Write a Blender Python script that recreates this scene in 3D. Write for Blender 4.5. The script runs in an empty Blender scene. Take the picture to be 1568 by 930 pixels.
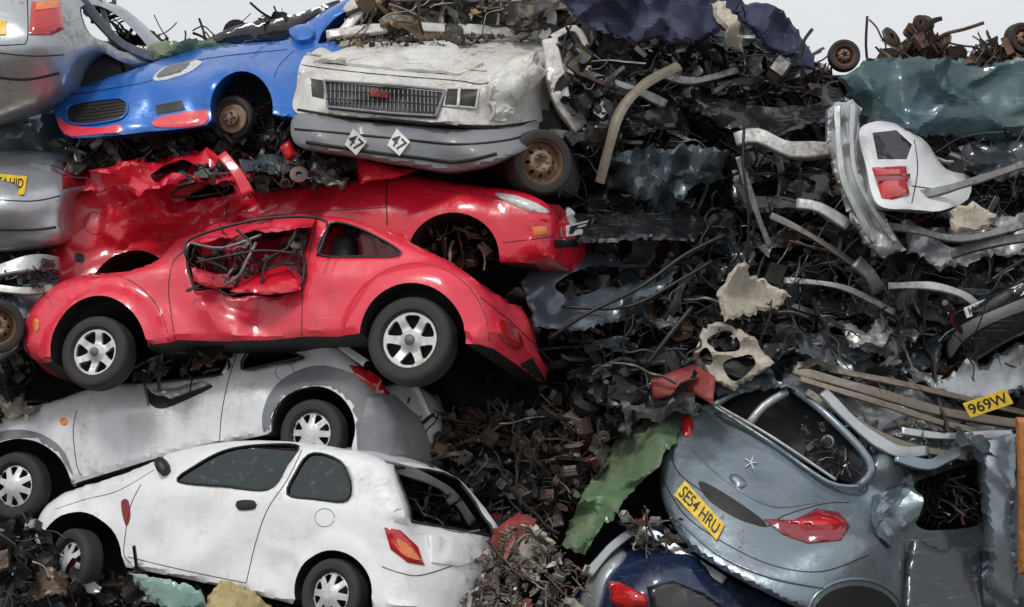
import bpy, math, random
import numpy as np
from mathutils import Vector, noise
from mathutils.bvhtree import BVHTree
from mathutils.geometry import delaunay_2d_cdt
rng=np.random.default_rng(7); random.seed(3)
S=bpy.context.scene
CAM=np.array([0,-16.,2.725]); F=3200.
def W(u,v,y):
    k=(y-CAM[1])/F
    return np.array([(u-784)*k,y,CAM[2]-(v-465)*k])
# ------------------------------------------------------------ materials
def newmat(name):
    m=bpy.data.materials.new(name); m.use_nodes=True
    nt=m.node_tree; b=nt.nodes['Principled BSDF']; return m,nt,b
def N(nt,t,**k):
    n=nt.nodes.new(t)
    for a,b in k.items():
        if a in n.inputs: n.inputs[a].default_value=b
        else: setattr(n,a,b)
    return n
def ramp(nt,src,p0,p1,c0=(0,0,0,1),c1=(1,1,1,1)):
    r=nt.nodes.new('ShaderNodeValToRGB'); e=r.color_ramp.elements
    e[0].position=p0;e[1].position=p1;e[0].color=c0;e[1].color=c1
    nt.links.new(src,r.inputs[0]); return r.outputs[0]
def mix(nt,f,a,b,bt='MIX'):
    m=nt.nodes.new('ShaderNodeMix'); m.data_type='RGBA'; m.blend_type=bt
    for i,x in ((0,f),(6,a),(7,b)):
        if hasattr(x,'is_linked'): nt.links.new(x,m.inputs[i])
        elif i==0: m.inputs[0].default_value=x
        else: m.inputs[i].default_value=(*x[:3],1)
    return m.outputs[2]
def paint(name,col,metal=0.,rough=.3,dirt=.4,dc=(.10,.085,.07),coat=.6,bump=.3):
    m,nt,b=newmat(name); L=nt.links.new
    tc=N(nt,'ShaderNodeTexCoord').outputs['Object']
    n1=N(nt,'ShaderNodeTexNoise',Scale=1.9,Detail=7.,Roughness=.72); L(tc,n1.inputs['Vector'])
    n2=N(nt,'ShaderNodeTexNoise',Scale=24.,Detail=4.,Roughness=.72); L(tc,n2.inputs['Vector'])
    mp=N(nt,'ShaderNodeMapping'); mp.inputs['Scale'].default_value=(2,2,45); mp.inputs['Rotation'].default_value=(.1,.35,.2); L(tc,mp.inputs[0])
    n3=N(nt,'ShaderNodeTexNoise',Scale=1.5,Detail=2.,Roughness=.6); L(mp.outputs[0],n3.inputs['Vector'])
    mp2=N(nt,'ShaderNodeMapping'); mp2.inputs['Scale'].default_value=(9,9,.8); L(tc,mp2.inputs[0])
    n4=N(nt,'ShaderNodeTexNoise',Scale=2.,Detail=4.,Roughness=.7); L(mp2.outputs[0],n4.inputs['Vector'])
    big=ramp(nt,n1.outputs[0],.58-.3*dirt,.85-.25*dirt)
    fine=ramp(nt,n2.outputs[0],.36,.64)
    f=mix(nt,1.,big,fine,'MULTIPLY')
    streak=ramp(nt,n4.outputs[0],.5,.8)
    f2=mix(nt,.5*dirt+.03,f,streak,'ADD')
    scr=ramp(nt,n3.outputs[0],.66,.68)
    var=mix(nt,.15,col,n1.outputs[1],'OVERLAY')
    c=mix(nt,f2,var,dc)
    s2=nt.nodes.new('ShaderNodeMath'); s2.operation='MULTIPLY'; L(scr,s2.inputs[0]); s2.inputs[1].default_value=.12+.35*dirt
    lum=sum(col)/3
    c=mix(nt,s2.outputs[0],c,(.34,.33,.32) if lum<.4 else (.36,.34,.32))
    L(c,b.inputs['Base Color'])
    r=ramp(nt,f2,0.,.5,(rough,)*3+(1,),(.8,.8,.8,1)); L(r,b.inputs['Roughness'])
    b.inputs['Metallic'].default_value=metal; b.inputs['Coat Weight'].default_value=coat; b.inputs['Coat Roughness'].default_value=.07
    n5=N(nt,'ShaderNodeTexNoise',Scale=4.5,Detail=3.); L(tc,n5.inputs['Vector'])
    bp=N(nt,'ShaderNodeBump',Strength=bump,Distance=.035); L(n5.outputs[0],bp.inputs['Height'])
    L(bp.outputs[0],b.inputs['Normal'])
    return m
def plain(name,col,metal=0,rough=.5,coat=0):
    m,nt,b=newmat(name); L=nt.links.new
    tc=N(nt,'ShaderNodeTexCoord').outputs['Object']
    n=N(nt,'ShaderNodeTexNoise',Scale=18.,Detail=5.,Roughness=.7); L(tc,n.inputs['Vector'])
    f=ramp(nt,n.outputs[0],.4,.75)
    L(mix(nt,f,col,tuple(c*.55+.012 for c in col)),b.inputs['Base Color'])
    b.inputs['Metallic'].default_value=metal;b.inputs['Roughness'].default_value=rough;b.inputs['Coat Weight'].default_value=coat
    bp=N(nt,'ShaderNodeBump',Strength=.3,Distance=.004); L(n.outputs[0],bp.inputs['Height']); L(bp.outputs[0],b.inputs['Normal'])
    return m
def junkmat(name,cols,metal=.35,rough=.45,dirt=(.42,.7)):
    m,nt,b=newmat(name); L=nt.links.new
    g=N(nt,'ShaderNodeNewGeometry').outputs['Random Per Island']
    r=nt.nodes.new('ShaderNodeValToRGB'); cr=r.color_ramp; cr.interpolation='CONSTANT'
    tot=sum(w for w,_ in cols); a=0
    for i,(w,c) in enumerate(cols):
        e=cr.elements[i] if i<2 else cr.elements.new(a/tot)
        e.position=a/tot; e.color=(*c,1); a+=w
    L(g,r.inputs[0])
    tc=N(nt,'ShaderNodeTexCoord').outputs['Object']
    n=N(nt,'ShaderNodeTexNoise',Scale=9.,Detail=5.,Roughness=.72); L(tc,n.inputs['Vector'])
    f=ramp(nt,n.outputs[0],*dirt)
    c=mix(nt,f,r.outputs[0],(.038,.031,.025))
    L(c,b.inputs['Base Color'])
    rr=ramp(nt,n.outputs[0],.3,.7,(rough*.5,)*3+(1,),(min(1,rough*1.8),)*3+(1,)); L(rr,b.inputs['Roughness'])
    b.inputs['Metallic'].default_value=metal
    return m
WHITE=paint('white_paint',(.80,.81,.82),0,.3,.24,(.42,.39,.35))
WHITE2=paint('silver_white_paint',(.74,.75,.77),.1,.32,.34,(.38,.35,.31))
PINKRED=paint('faded_red_paint',(.76,.035,.07),0,.3,.26,(.32,.07,.07))
RED=paint('red_paint',(.62,.008,.03),0,.24,.3,(.17,.02,.02))
BLUE=paint('blue_paint',(.008,.13,.50),.2,.24,.28,(.05,.08,.14))
SILVER=paint('silver_paint',(.44,.46,.48),.55,.32,.35,(.16,.15,.14))
GREYBLUE=paint('grey_blue_paint',(.21,.26,.30),.55,.27,.32,(.12,.12,.115))
DKBLUE=paint('dark_grey_paint',(.035,.045,.055),.3,.22,.35,(.045,.04,.036))
NAVY=paint('navy_cloth',(.035,.042,.095),0,.75,.4,(.06,.06,.07),0)
TEAL=paint('teal_paint',(.035,.085,.10),.2,.35,.5,(.07,.065,.05))
GREEN=paint('green_paint',(.10,.18,.10),0,.42,.6,(.20,.17,.12),.2)
CREAM=paint('cream_paint',(.64,.63,.60),0,.42,.6,(.19,.15,.11),.2)
BEIGE=paint('beige_paint',(.50,.46,.38),0,.55,.6,(.12,.09,.06),0)
BLACKP=paint('black_paint',(.010,.011,.014),.1,.16,.3,(.04,.037,.033))
RUSTRED=paint('rust_red_paint',(.25,.03,.026),0,.5,.6,(.08,.04,.03),0)
LTGREY=paint('light_grey_paint',(.44,.45,.45),.4,.36,.42,(.12,.10,.08),.2)
SLATE=paint('slate_panel',(.10,.13,.155),.35,.26,.4,(.05,.048,.045))
OLIVE=paint('olive_trim',(.19,.165,.13),.2,.5,.5,(.07,.05,.04),0)
GREYTRIM=plain('grey_plastic',(.16,.165,.175),0,.55)
BUMPG=paint('grey_bumper',(.19,.195,.21),0,.42,.35,(.25,.23,.2),.15)
DARK=plain('dark_underbody',(.014,.013,.012),.1,.7)
BLACK=plain('black_rubber',(.010,.010,.010),0,.5)
TYRE=plain('tyre_rubber',(.03,.028,.027),0,.75)
CAPM=paint('wheel_cap_silver',(.66,.67,.67),.3,.32,.45,(.16,.14,.12),.2)
RUST=plain('rusty_steel',(.17,.075,.04),.3,.75)
RUSTL=plain('rusty_rim',(.30,.20,.13),.3,.65)
STEEL=paint('steel',(.24,.24,.24),.6,.35,.6,(.06,.045,.035),0)
REDL=plain('red_lamp',(.55,.012,.015),0,.12,1)
DREDL=plain('dark_red_lamp',(.26,.008,.018),0,.12,1)
ORANGEL=plain('orange_lamp',(.85,.22,.03),0,.15,1)
WHITEL=plain('clear_lamp',(.68,.68,.66),.2,.12,1)
YEL=plain('yellow_plate',(.80,.54,.03),0,.4)
YEL2=plain('ochre_board',(.42,.33,.14),0,.6)
WPL=plain('white_plate',(.7,.7,.7),0,.4)
ORANGE=plain('orange_panel',(.45,.17,.04),0,.5)
SEAT=plain('seat_fabric',(.05,.05,.056),0,.9)
REDF=plain('red_fragment',(.6,.01,.02),0,.35)
DKRED=plain('red_shadow_gap',(.2,.01,.02))
def glassmat():
    m,nt,b=newmat('window_glass'); L=nt.links.new
    nt.nodes.remove(b); o=[n for n in nt.nodes if n.type=='OUTPUT_MATERIAL'][0]
    t=N(nt,'ShaderNodeBsdfTransparent'); t.inputs[0].default_value=(.35,.4,.4,1)
    g=N(nt,'ShaderNodeBsdfGlossy'); g.inputs['Roughness'].default_value=.03; g.inputs[0].default_value=(.85,.95,.95,1)
    fr=N(nt,'ShaderNodeFresnel'); fr.inputs[0].default_value=1.8
    d=N(nt,'ShaderNodeBsdfDiffuse'); d.inputs[0].default_value=(.22,.24,.23,1)
    tc=N(nt,'ShaderNodeTexCoord').outputs['Object']; n=N(nt,'ShaderNodeTexNoise',Scale=14.,Detail=6.,Roughness=.75); L(tc,n.inputs['Vector'])
    m0=N(nt,'ShaderNodeMixShader'); L(ramp(nt,n.outputs[0],.55,1.3),m0.inputs[0]); L(t.outputs[0],m0.inputs[1]); L(d.outputs[0],m0.inputs[2])
    mx=N(nt,'ShaderNodeMixShader'); L(fr.outputs[0],mx.inputs[0]); L(m0.outputs[0],mx.inputs[1]); L(g.outputs[0],mx.inputs[2]); L(mx.outputs[0],o.inputs[0])
    return m
GLASS=glassmat()
JDARK=junkmat('scrap_mixed',[(6,(.014,.014,.016)),(4,(.03,.03,.033)),(3,(.065,.07,.075)),(1.6,(.16,.165,.17)),(.8,(.38,.38,.37)),(1,(.08,.045,.03)),(1,(.05,.075,.09)),(.3,(.45,.41,.34)),(.25,(.2,.02,.02)),(3,(.022,.02,.018))],.4,.32)
JGREY=junkmat('scrap_bare_panels',[(2.5,(.20,.21,.22)),(1.2,(.42,.43,.43)),(2,(.10,.12,.135)),(3,(.04,.045,.05)),(1,(.07,.10,.12)),(.6,(.45,.41,.34)),(.4,(.6,.6,.6)),(.6,(.12,.07,.045))],.45,.3,(.42,.72))
JSHELL=junkmat('crushed_shells',[(4,(.012,.013,.016)),(2,(.03,.036,.042)),(2,(.06,.075,.088)),(.7,(.14,.155,.17)),(.3,(.33,.34,.34)),(.7,(.03,.05,.065))],.35,.2,(.5,.8))
JENG=junkmat('scrap_engine_parts',[(3,(.03,.028,.026)),(3,(.075,.068,.062)),(3,(.16,.145,.13)),(1.3,(.32,.30,.27)),(1.8,(.14,.075,.045)),(.4,(.22,.03,.025))],.4,.45)
JRUST=junkmat('scrap_rusty',[(3,(.07,.04,.03)),(3,(.14,.07,.045)),(2,(.035,.035,.035)),(1,(.2,.17,.15))],.3,.7)
JLIGHT=junkmat('scrap_light',[(2.3,(.42,.38,.32)),(2,(.22,.22,.22)),(3.5,(.05,.045,.04)),(1,(.26,.06,.04)),(2.5,(.16,.125,.09)),(.8,(.6,.6,.6))],.1,.6)
JWIRE=junkmat('scrap_wiring',[(6,(.010,.010,.010)),(3,(.03,.03,.03)),(.8,(.26,.25,.22)),(.2,(.3,.03,.02)),(1,(.12,.12,.12))],.0,.4)
# ------------------------------------------------------------ mesh building
class MB:
    def __init__(s): s.v=[];s.f=[];s.m=[];s.n=0
    def add(s,V,Fc,m=0):
        V=np.asarray(V,float); n=s.n
        s.v.append(V); s.f.extend([tuple(i+n for i in f) for f in Fc]); 
        if isinstance(m,(list,tuple,np.ndarray)): s.m.extend(m)
        else: s.m.extend([m]*len(Fc))
        s.n+=len(V)
    def obj(s,name,mats,parent=None,smooth=True,solid=0,weld=False,angle=None):
        me=bpy.data.meshes.new(name); V=np.concatenate(s.v) if s.v else np.zeros((0,3))
        me.from_pydata(V.tolist(),[],s.f)
        for m in mats: me.materials.append(m)
        me.polygons.foreach_set('material_index',s.m)
        me.polygons.foreach_set('use_smooth',[smooth]*len(s.f)); 
        if weld:
            import bmesh
            bm=bmesh.new(); bm.from_mesh(me); bmesh.ops.remove_doubles(bm,verts=bm.verts,dist=2e-4); bm.to_mesh(me); bm.free()
        if smooth and angle: me.set_sharp_from_angle(angle=math.radians(angle))
        me.update()
        o=bpy.data.objects.new(name,me); S.collection.objects.link(o)
        if parent: o.parent=parent
        if solid:
            md=o.modifiers.new('shell','SOLIDIFY'); md.thickness=solid; md.material_offset=1; md.material_offset_rim=1
        return o
def empty(name,loc=(0,0,0)):
    e=bpy.data.objects.new(name,None); S.collection.objects.link(e); e.empty_display_size=.3; return e
def pip(P,poly):
    P=np.asarray(P);x,y=P[:,0],P[:,1]; poly=np.asarray(poly); c=np.zeros(len(P),bool); j=len(poly)-1
    for i in range(len(poly)):
        xi,yi=poly[i];xj,yj=poly[j]
        if yi!=yj: c^=((yi>y)!=(yj>y))&(x<(xj-xi)*(y-yi)/(yj-yi)+xi)
        j=i
    return c
def segdist(P,A,B):
    P=np.asarray(P)[:,None,:]; A=np.asarray(A)[None];B=np.asarray(B)[None]
    d=B-A; t=np.clip(((P-A)*d).sum(-1)/np.maximum((d*d).sum(-1),1e-12),0,1)
    return np.linalg.norm(P-(A+t[...,None]*d),axis=-1).min(1)
def cdt(outer,holes,h):
    outer=np.asarray(outer,float); pts=[];ed=[];loops=[]
    for L in [outer]+[np.asarray(x,float) for x in holes]:
        n0=len(pts); pts+=L.tolist(); ed+=[(n0+i,n0+(i+1)%len(L)) for i in range(len(L))]; loops.append(list(range(n0,n0+len(L))))
    lo=outer.min(0);hi=outer.max(0)
    gx=np.arange(lo[0],hi[0],h);gz=np.arange(lo[1],hi[1],h*.87)
    G=np.array([(x+(h/2 if j%2 else 0),z) for j,z in enumerate(gz) for x in gx])
    if len(G):
        G=G+rng.uniform(-.12*h,.12*h,G.shape)
        k=pip(G,outer)
        for H in holes: k&=~pip(G,H)
        G=G[k]
    if len(G):
        P=np.array(pts); A=P[[e[0] for e in ed]];B=P[[e[1] for e in ed]]
        G=G[segdist(G,A,B)>h*.42]; pts+=G.tolist()
    vs,es,fs,ov,oe,of=delaunay_2d_cdt([Vector(p) for p in pts],ed,[],0,1e-6)
    V=np.array([(v.x,v.y) for v in vs]); mp={}
    for i,o in enumerate(ov):
        for a in o: mp[a]=i
    T=np.array([tuple(f) for f in fs]); C=V[T].mean(1)
    k=pip(C,outer)
    for H in holes: k&=~pip(C,H)
    T=T[k]
    a=V[T[:,1]]-V[T[:,0]]; b=V[T[:,2]]-V[T[:,0]]; cw=(a[:,0]*b[:,1]-a[:,1]*b[:,0])<0
    T[cw]=T[cw][:,::-1]
    return V,[tuple(t) for t in T.tolist()],[[mp[i] for i in l if i in mp] for l in loops]
def cr(P,step=None,closed=False):
    P=np.asarray(P,float); n=len(P); out=[]
    for i in range(n if closed else n-1):
        if closed: a,b,c,d=P[(i-1)%n],P[i],P[(i+1)%n],P[(i+2)%n]
        else: a,b,c,d=P[max(i-1,0)],P[i],P[i+1],P[min(i+2,n-1)]
        m=max(1,int(np.linalg.norm(c-b)/step)) if step else 4
        for k in range(m):
            t=k/m
            out.append(.5*((2*b)+(c-a)*t+(2*a-5*b+4*c-d)*t*t+(3*b-a-3*c+d)*t**3))
    if not closed: out.append(P[-1])
    return np.array(out)
def lin(P,step,closed=True):
    P=np.asarray(P,float); n=len(P); out=[]
    for i in range(n if closed else n-1):
        a,b=P[i],P[(i+1)%n]; m=max(1,int(np.linalg.norm(b-a)/step))
        for k in range(m): out.append(a+(b-a)*k/m)
    if not closed: out.append(P[-1])
    return np.array(out)
def arc(cx,cy,rx,ry,a0,a1,n=18):
    return [(cx+rx*math.cos(math.radians(a0+(a1-a0)*i/n)),cy-ry*math.sin(math.radians(a0+(a1-a0)*i/n))) for i in range(n+1)]
def ell(cx,cy,rx,ry,n=20): return arc(cx,cy,rx,ry,0,360-360/n,n-1)
def nsm(V,sc,amp,seed=0.):
    out=np.empty(len(V))
    for i,p in enumerate(V):
        q=Vector(p)*sc+Vector((seed*7.1,seed*3.3,seed*5.7)); out[i]=noise.noise(q)+.5*noise.noise(q*2.2)
    return out*amp
def fold(V,sc,amp,seed=0.):
    r=np.random.default_rng(int(seed*97)+5); V=np.asarray(V); w1=nsm(V,sc*.35,.35/sc*2,seed); w2=nsm(V,sc*.35,.35/sc*2,seed+3)
    Q=V+np.stack([w1,w2,w1-w2],1)*.8; out=np.zeros(len(V))
    for k in range(7):
        d=r.normal(size=3)*np.array([1,.6,1]); d/=np.linalg.norm(d); f=sc*r.uniform(.35,1.7)
        t=np.abs((Q@d*f+r.uniform(0,2))%2-1); 
        if k%2: t=np.minimum(t,.55)*1.6
        out+=(t-.5)*(.35*sc/f+.15)
    return out*amp*(.55+.9*np.clip(.5+nsm(V,sc*.3,1.,seed+8),0,1))
def tps(ctrl):
    P=np.array([((u-784)/200,-(v-465)/200) for u,v,y in ctrl]); Y=np.array([c[2] for c in ctrl],float); n=len(P)
    def phi(r): return np.where(r>1e-9,r*r*np.log(np.maximum(r,1e-9)),0)
    K=phi(np.linalg.norm(P[:,None]-P[None],axis=-1))+np.eye(n)*.01
    A=np.zeros((n+3,n+3));A[:n,:n]=K;A[:n,n]=1;A[:n,n+1:]=P;A[n,:n]=1;A[n+1:,:n]=P.T
    w=np.linalg.lstsq(A,np.concatenate([Y,[0,0,0]]),rcond=None)[0]
    return lambda Q: phi(np.linalg.norm(Q[:,None]-P[None],axis=-1))@w[:n]+w[n]+Q@w[n+1:]
def frames(P):
    T=np.gradient(P,axis=0); T/=np.maximum(np.linalg.norm(T,axis=1)[:,None],1e-9)
    ax=np.eye(3)[np.abs(T[0]).argmin()]; a=np.cross(T[0],ax); a/=np.linalg.norm(a); A=[a]
    for i in range(1,len(P)):
        a=a-T[i]*(a@T[i]); a/=max(np.linalg.norm(a),1e-9); A.append(a)
    A=np.array(A); return T,A,np.cross(T,A)
def tubeVF(path,r,sides=6):
    P=np.asarray(path,float); n=len(P); T,A,B=frames(P)
    rr=np.broadcast_to(np.asarray(r,float),(n,)); th=np.arange(sides)*2*math.pi/sides
    V=P[:,None]+rr[:,None,None]*(np.cos(th)[None,:,None]*A[:,None]+np.sin(th)[None,:,None]*B[:,None])
    Fc=[(i*sides+j,i*sides+(j+1)%sides,(i+1)*sides+(j+1)%sides,(i+1)*sides+j) for i in range(n-1) for j in range(sides)]
    Fc+= [tuple(range(sides))[::-1],tuple((n-1)*sides+j for j in range(sides))]
    return V.reshape(-1,3),Fc
_g={}
def gridF(n,m):
    if (n,m) not in _g: _g[(n,m)]=[(i*m+j,i*m+j+1,(i+1)*m+j+1,(i+1)*m+j) for i in range(n-1) for j in range(m-1)]
    return _g[(n,m)]
HAT=[(-1.,-.55),(-.93,.1),(-.8,.22),(-.1,.26),(.75,.2),(.9,.08),(1.,-.55)]
def channelVF(P,w,face=(0,-1,.25),kink=.25,prof=None):
    P=np.asarray(P,float); n=len(P); T=np.gradient(P,axis=0); T/=np.maximum(np.linalg.norm(T,axis=1)[:,None],1e-9)
    fc=np.array(face,float); tw=np.cumsum(rng.normal(0,kink*.18,n)); tw-=tw.mean()
    A=np.cross(T,fc); A/=np.maximum(np.linalg.norm(A,axis=1)[:,None],.05); B=np.cross(A,T)
    A2=A*np.cos(tw)[:,None]+B*np.sin(tw)[:,None]; B2=B*np.cos(tw)[:,None]-A*np.sin(tw)[:,None]
    pr=np.array(prof if prof is not None else HAT)
    k=np.arange(n); ws=w*.5*(1+kink*.5*np.abs((k*.23+rng.uniform(0,2))%2-1)+kink*.25*np.sin(k*.35+rng.uniform(0,6)))
    V=P[:,None]+ws[:,None,None]*(pr[None,:,:1]*A2[:,None]+pr[None,:,1:]*B2[:,None])
    V=V+(B2*(kink*w*.4*np.abs((k*.17+rng.uniform(0,2))%2-1))[:,None])[:,None]
    return V.reshape(-1,3),gridF(n,len(pr))
class Target:
    def __init__(s): s.V=[];s.F=[];s.n=0;s.b=None
    def add(s,V,Fc): s.V+= [tuple(p) for p in V]; s.F+=[tuple(i+s.n for i in f) for f in Fc]; s.n=len(s.V); s.b=None
    def hit(s,u,v):
        if s.b is None: s.b=BVHTree.FromPolygons(s.V,s.F)
        d=Vector(W(u,v,0)-CAM).normalized(); r=s.b.ray_cast(Vector(CAM),d,40)
        if r[0] is None: return None
        n=r[1]; 
        if n.dot(d)>0: n=-n
        return np.array(r[0]),np.array(n)
def onbody(tg,pts):
    H=[tg.hit(u,v) for u,v in pts]; ok=[h for h in H if h]
    if not ok: return None
    nm=np.mean([h[1] for h in ok],axis=0)
    return [h if h else (W(u,v,min(ok,key=lambda k:abs((W(u,v,k[0][1])-k[0])).sum())[0][1]),nm) for h,(u,v) in zip(H,pts)]
def patch(name,tg,poly,mat,off=.006,dome=0.,par=None,h=6,curve=True,back=.02,ch=None,seed=2.,cs=5):
    P=cr(poly,h,True) if curve else lin(poly,h)
    Q=np.array([(u,-v) for u,v in P])
    V,T,L=cdt(Q,[],h); H=onbody(tg,[(a,-b) for a,b in V])
    if H is None: return
    e=segdist(V,Q,np.roll(Q,-1,0))/200
    nm=np.mean([x[1] for x in H],axis=0); nm/=np.linalg.norm(nm)
    V3=np.array([x[0]+nm*(off+dome*min(1,d/.04)**.5) for x,d in zip(H,e)])
    if ch: V3=V3+nm*np.abs(fold(V3,cs,ch,seed))[:,None]
    mb=MB(); n=len(V3); l=L[0]; bk=np.array([V3[i]-nm*(back+off) for i in l])
    area=sum(V[l[i]][0]*V[l[(i+1)%len(l)]][1]-V[l[(i+1)%len(l)]][0]*V[l[i]][1] for i in range(len(l)))
    if area<0: l=l[::-1]; bk=bk[::-1]
    m=len(l)
    mb.add(np.concatenate([V3,bk]),T+[(l[i],n+i,n+(i+1)%m,l[(i+1)%m]) for i in range(m)])
    return mb.obj(name,[mat],par,True,angle=24 if ch else 50)
def seam(name,tg,pts,r=.004,mat=None,par=None,off=0,smooth=True,closed=False,flatn=False):
    P=cr(pts,7,closed) if smooth else lin(pts,7,closed)
    if closed: P=np.vstack([P,P[:1]])
    H=onbody(tg,P)
    if H is None: return
    nm=np.mean([h[1] for h in H],axis=0); nm/=np.linalg.norm(nm)
    V=np.array([h[0]+(nm if flatn else h[1])*off for h in H]); mb=MB(); mb.add(*tubeVF(V,r)); return mb.obj(name,[mat or BLACK],par)
def relief(name,outline,ctrl,mat,holes=(),skirt=.5,crumple=0,cs=4.,h=9,par=None,rnd=.03,curve=True,tg=None,inner=None,seed=None,jag=0.,ang=None):
    f=tps(ctrl) if isinstance(ctrl,(list,tuple)) else (lambda Q:np.full(len(Q),float(ctrl)))
    fn=(lambda P:cr(P,h,True)) if curve else (lambda P:lin(P,h))
    tr=lambda P: np.array([((u-784)/200,-(v-465)/200) for u,v in P])
    OP=fn(outline)
    if jag: OP=OP+rng.normal(0,jag,OP.shape)+np.stack([np.sin(np.arange(len(OP))*.8),np.cos(np.arange(len(OP))*1.1)],1)*jag*.8
    O=tr(OP); Hs=[tr(cr(x,h,True)) for x in holes]
    V,T,L=cdt(O,Hs,h/200); d=segdist(V,O,np.roll(O,-1,0)); y=f(V)
    y=y+rnd-np.sqrt(np.maximum(rnd**2-np.maximum(rnd-d,0)**2,0))
    V3=np.array([W(a*200+784,465-b*200,c) for (a,b),c in zip(V,y)])
    if crumple:
        sd=seed if seed is not None else rng.uniform(0,50); 
        V3[:,1]+=fold(V3,cs,crumple,sd); V3[:,2]+=nsm(V3,cs*.8,crumple*.3,sd+9)
    mb=MB(); mb.add(V3,T,0)
    for k,l in enumerate(L):
        area=sum(V[l[i]][0]*V[l[(i+1)%len(l)]][1]-V[l[(i+1)%len(l)]][0]*V[l[i]][1] for i in range(len(l)))
        if (area<0)!=(k>0): l=l[::-1]
        m=len(l); dd=skirt if k==0 else .06
        bk=np.array([V3[i]+np.array([0,dd,0]) for i in l]); A=np.concatenate([V3[l],bk])
        mb.add(A,[(i,m+i,m+(i+1)%m,(i+1)%m) for i in range(m)],0 if k==0 else 1)
    if tg is not None: tg.add(V3,T)
    return mb.obj(name,[mat,inner or DARK],par,True,weld=True,angle=ang or (24 if crumple>.04 else 50))
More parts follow.
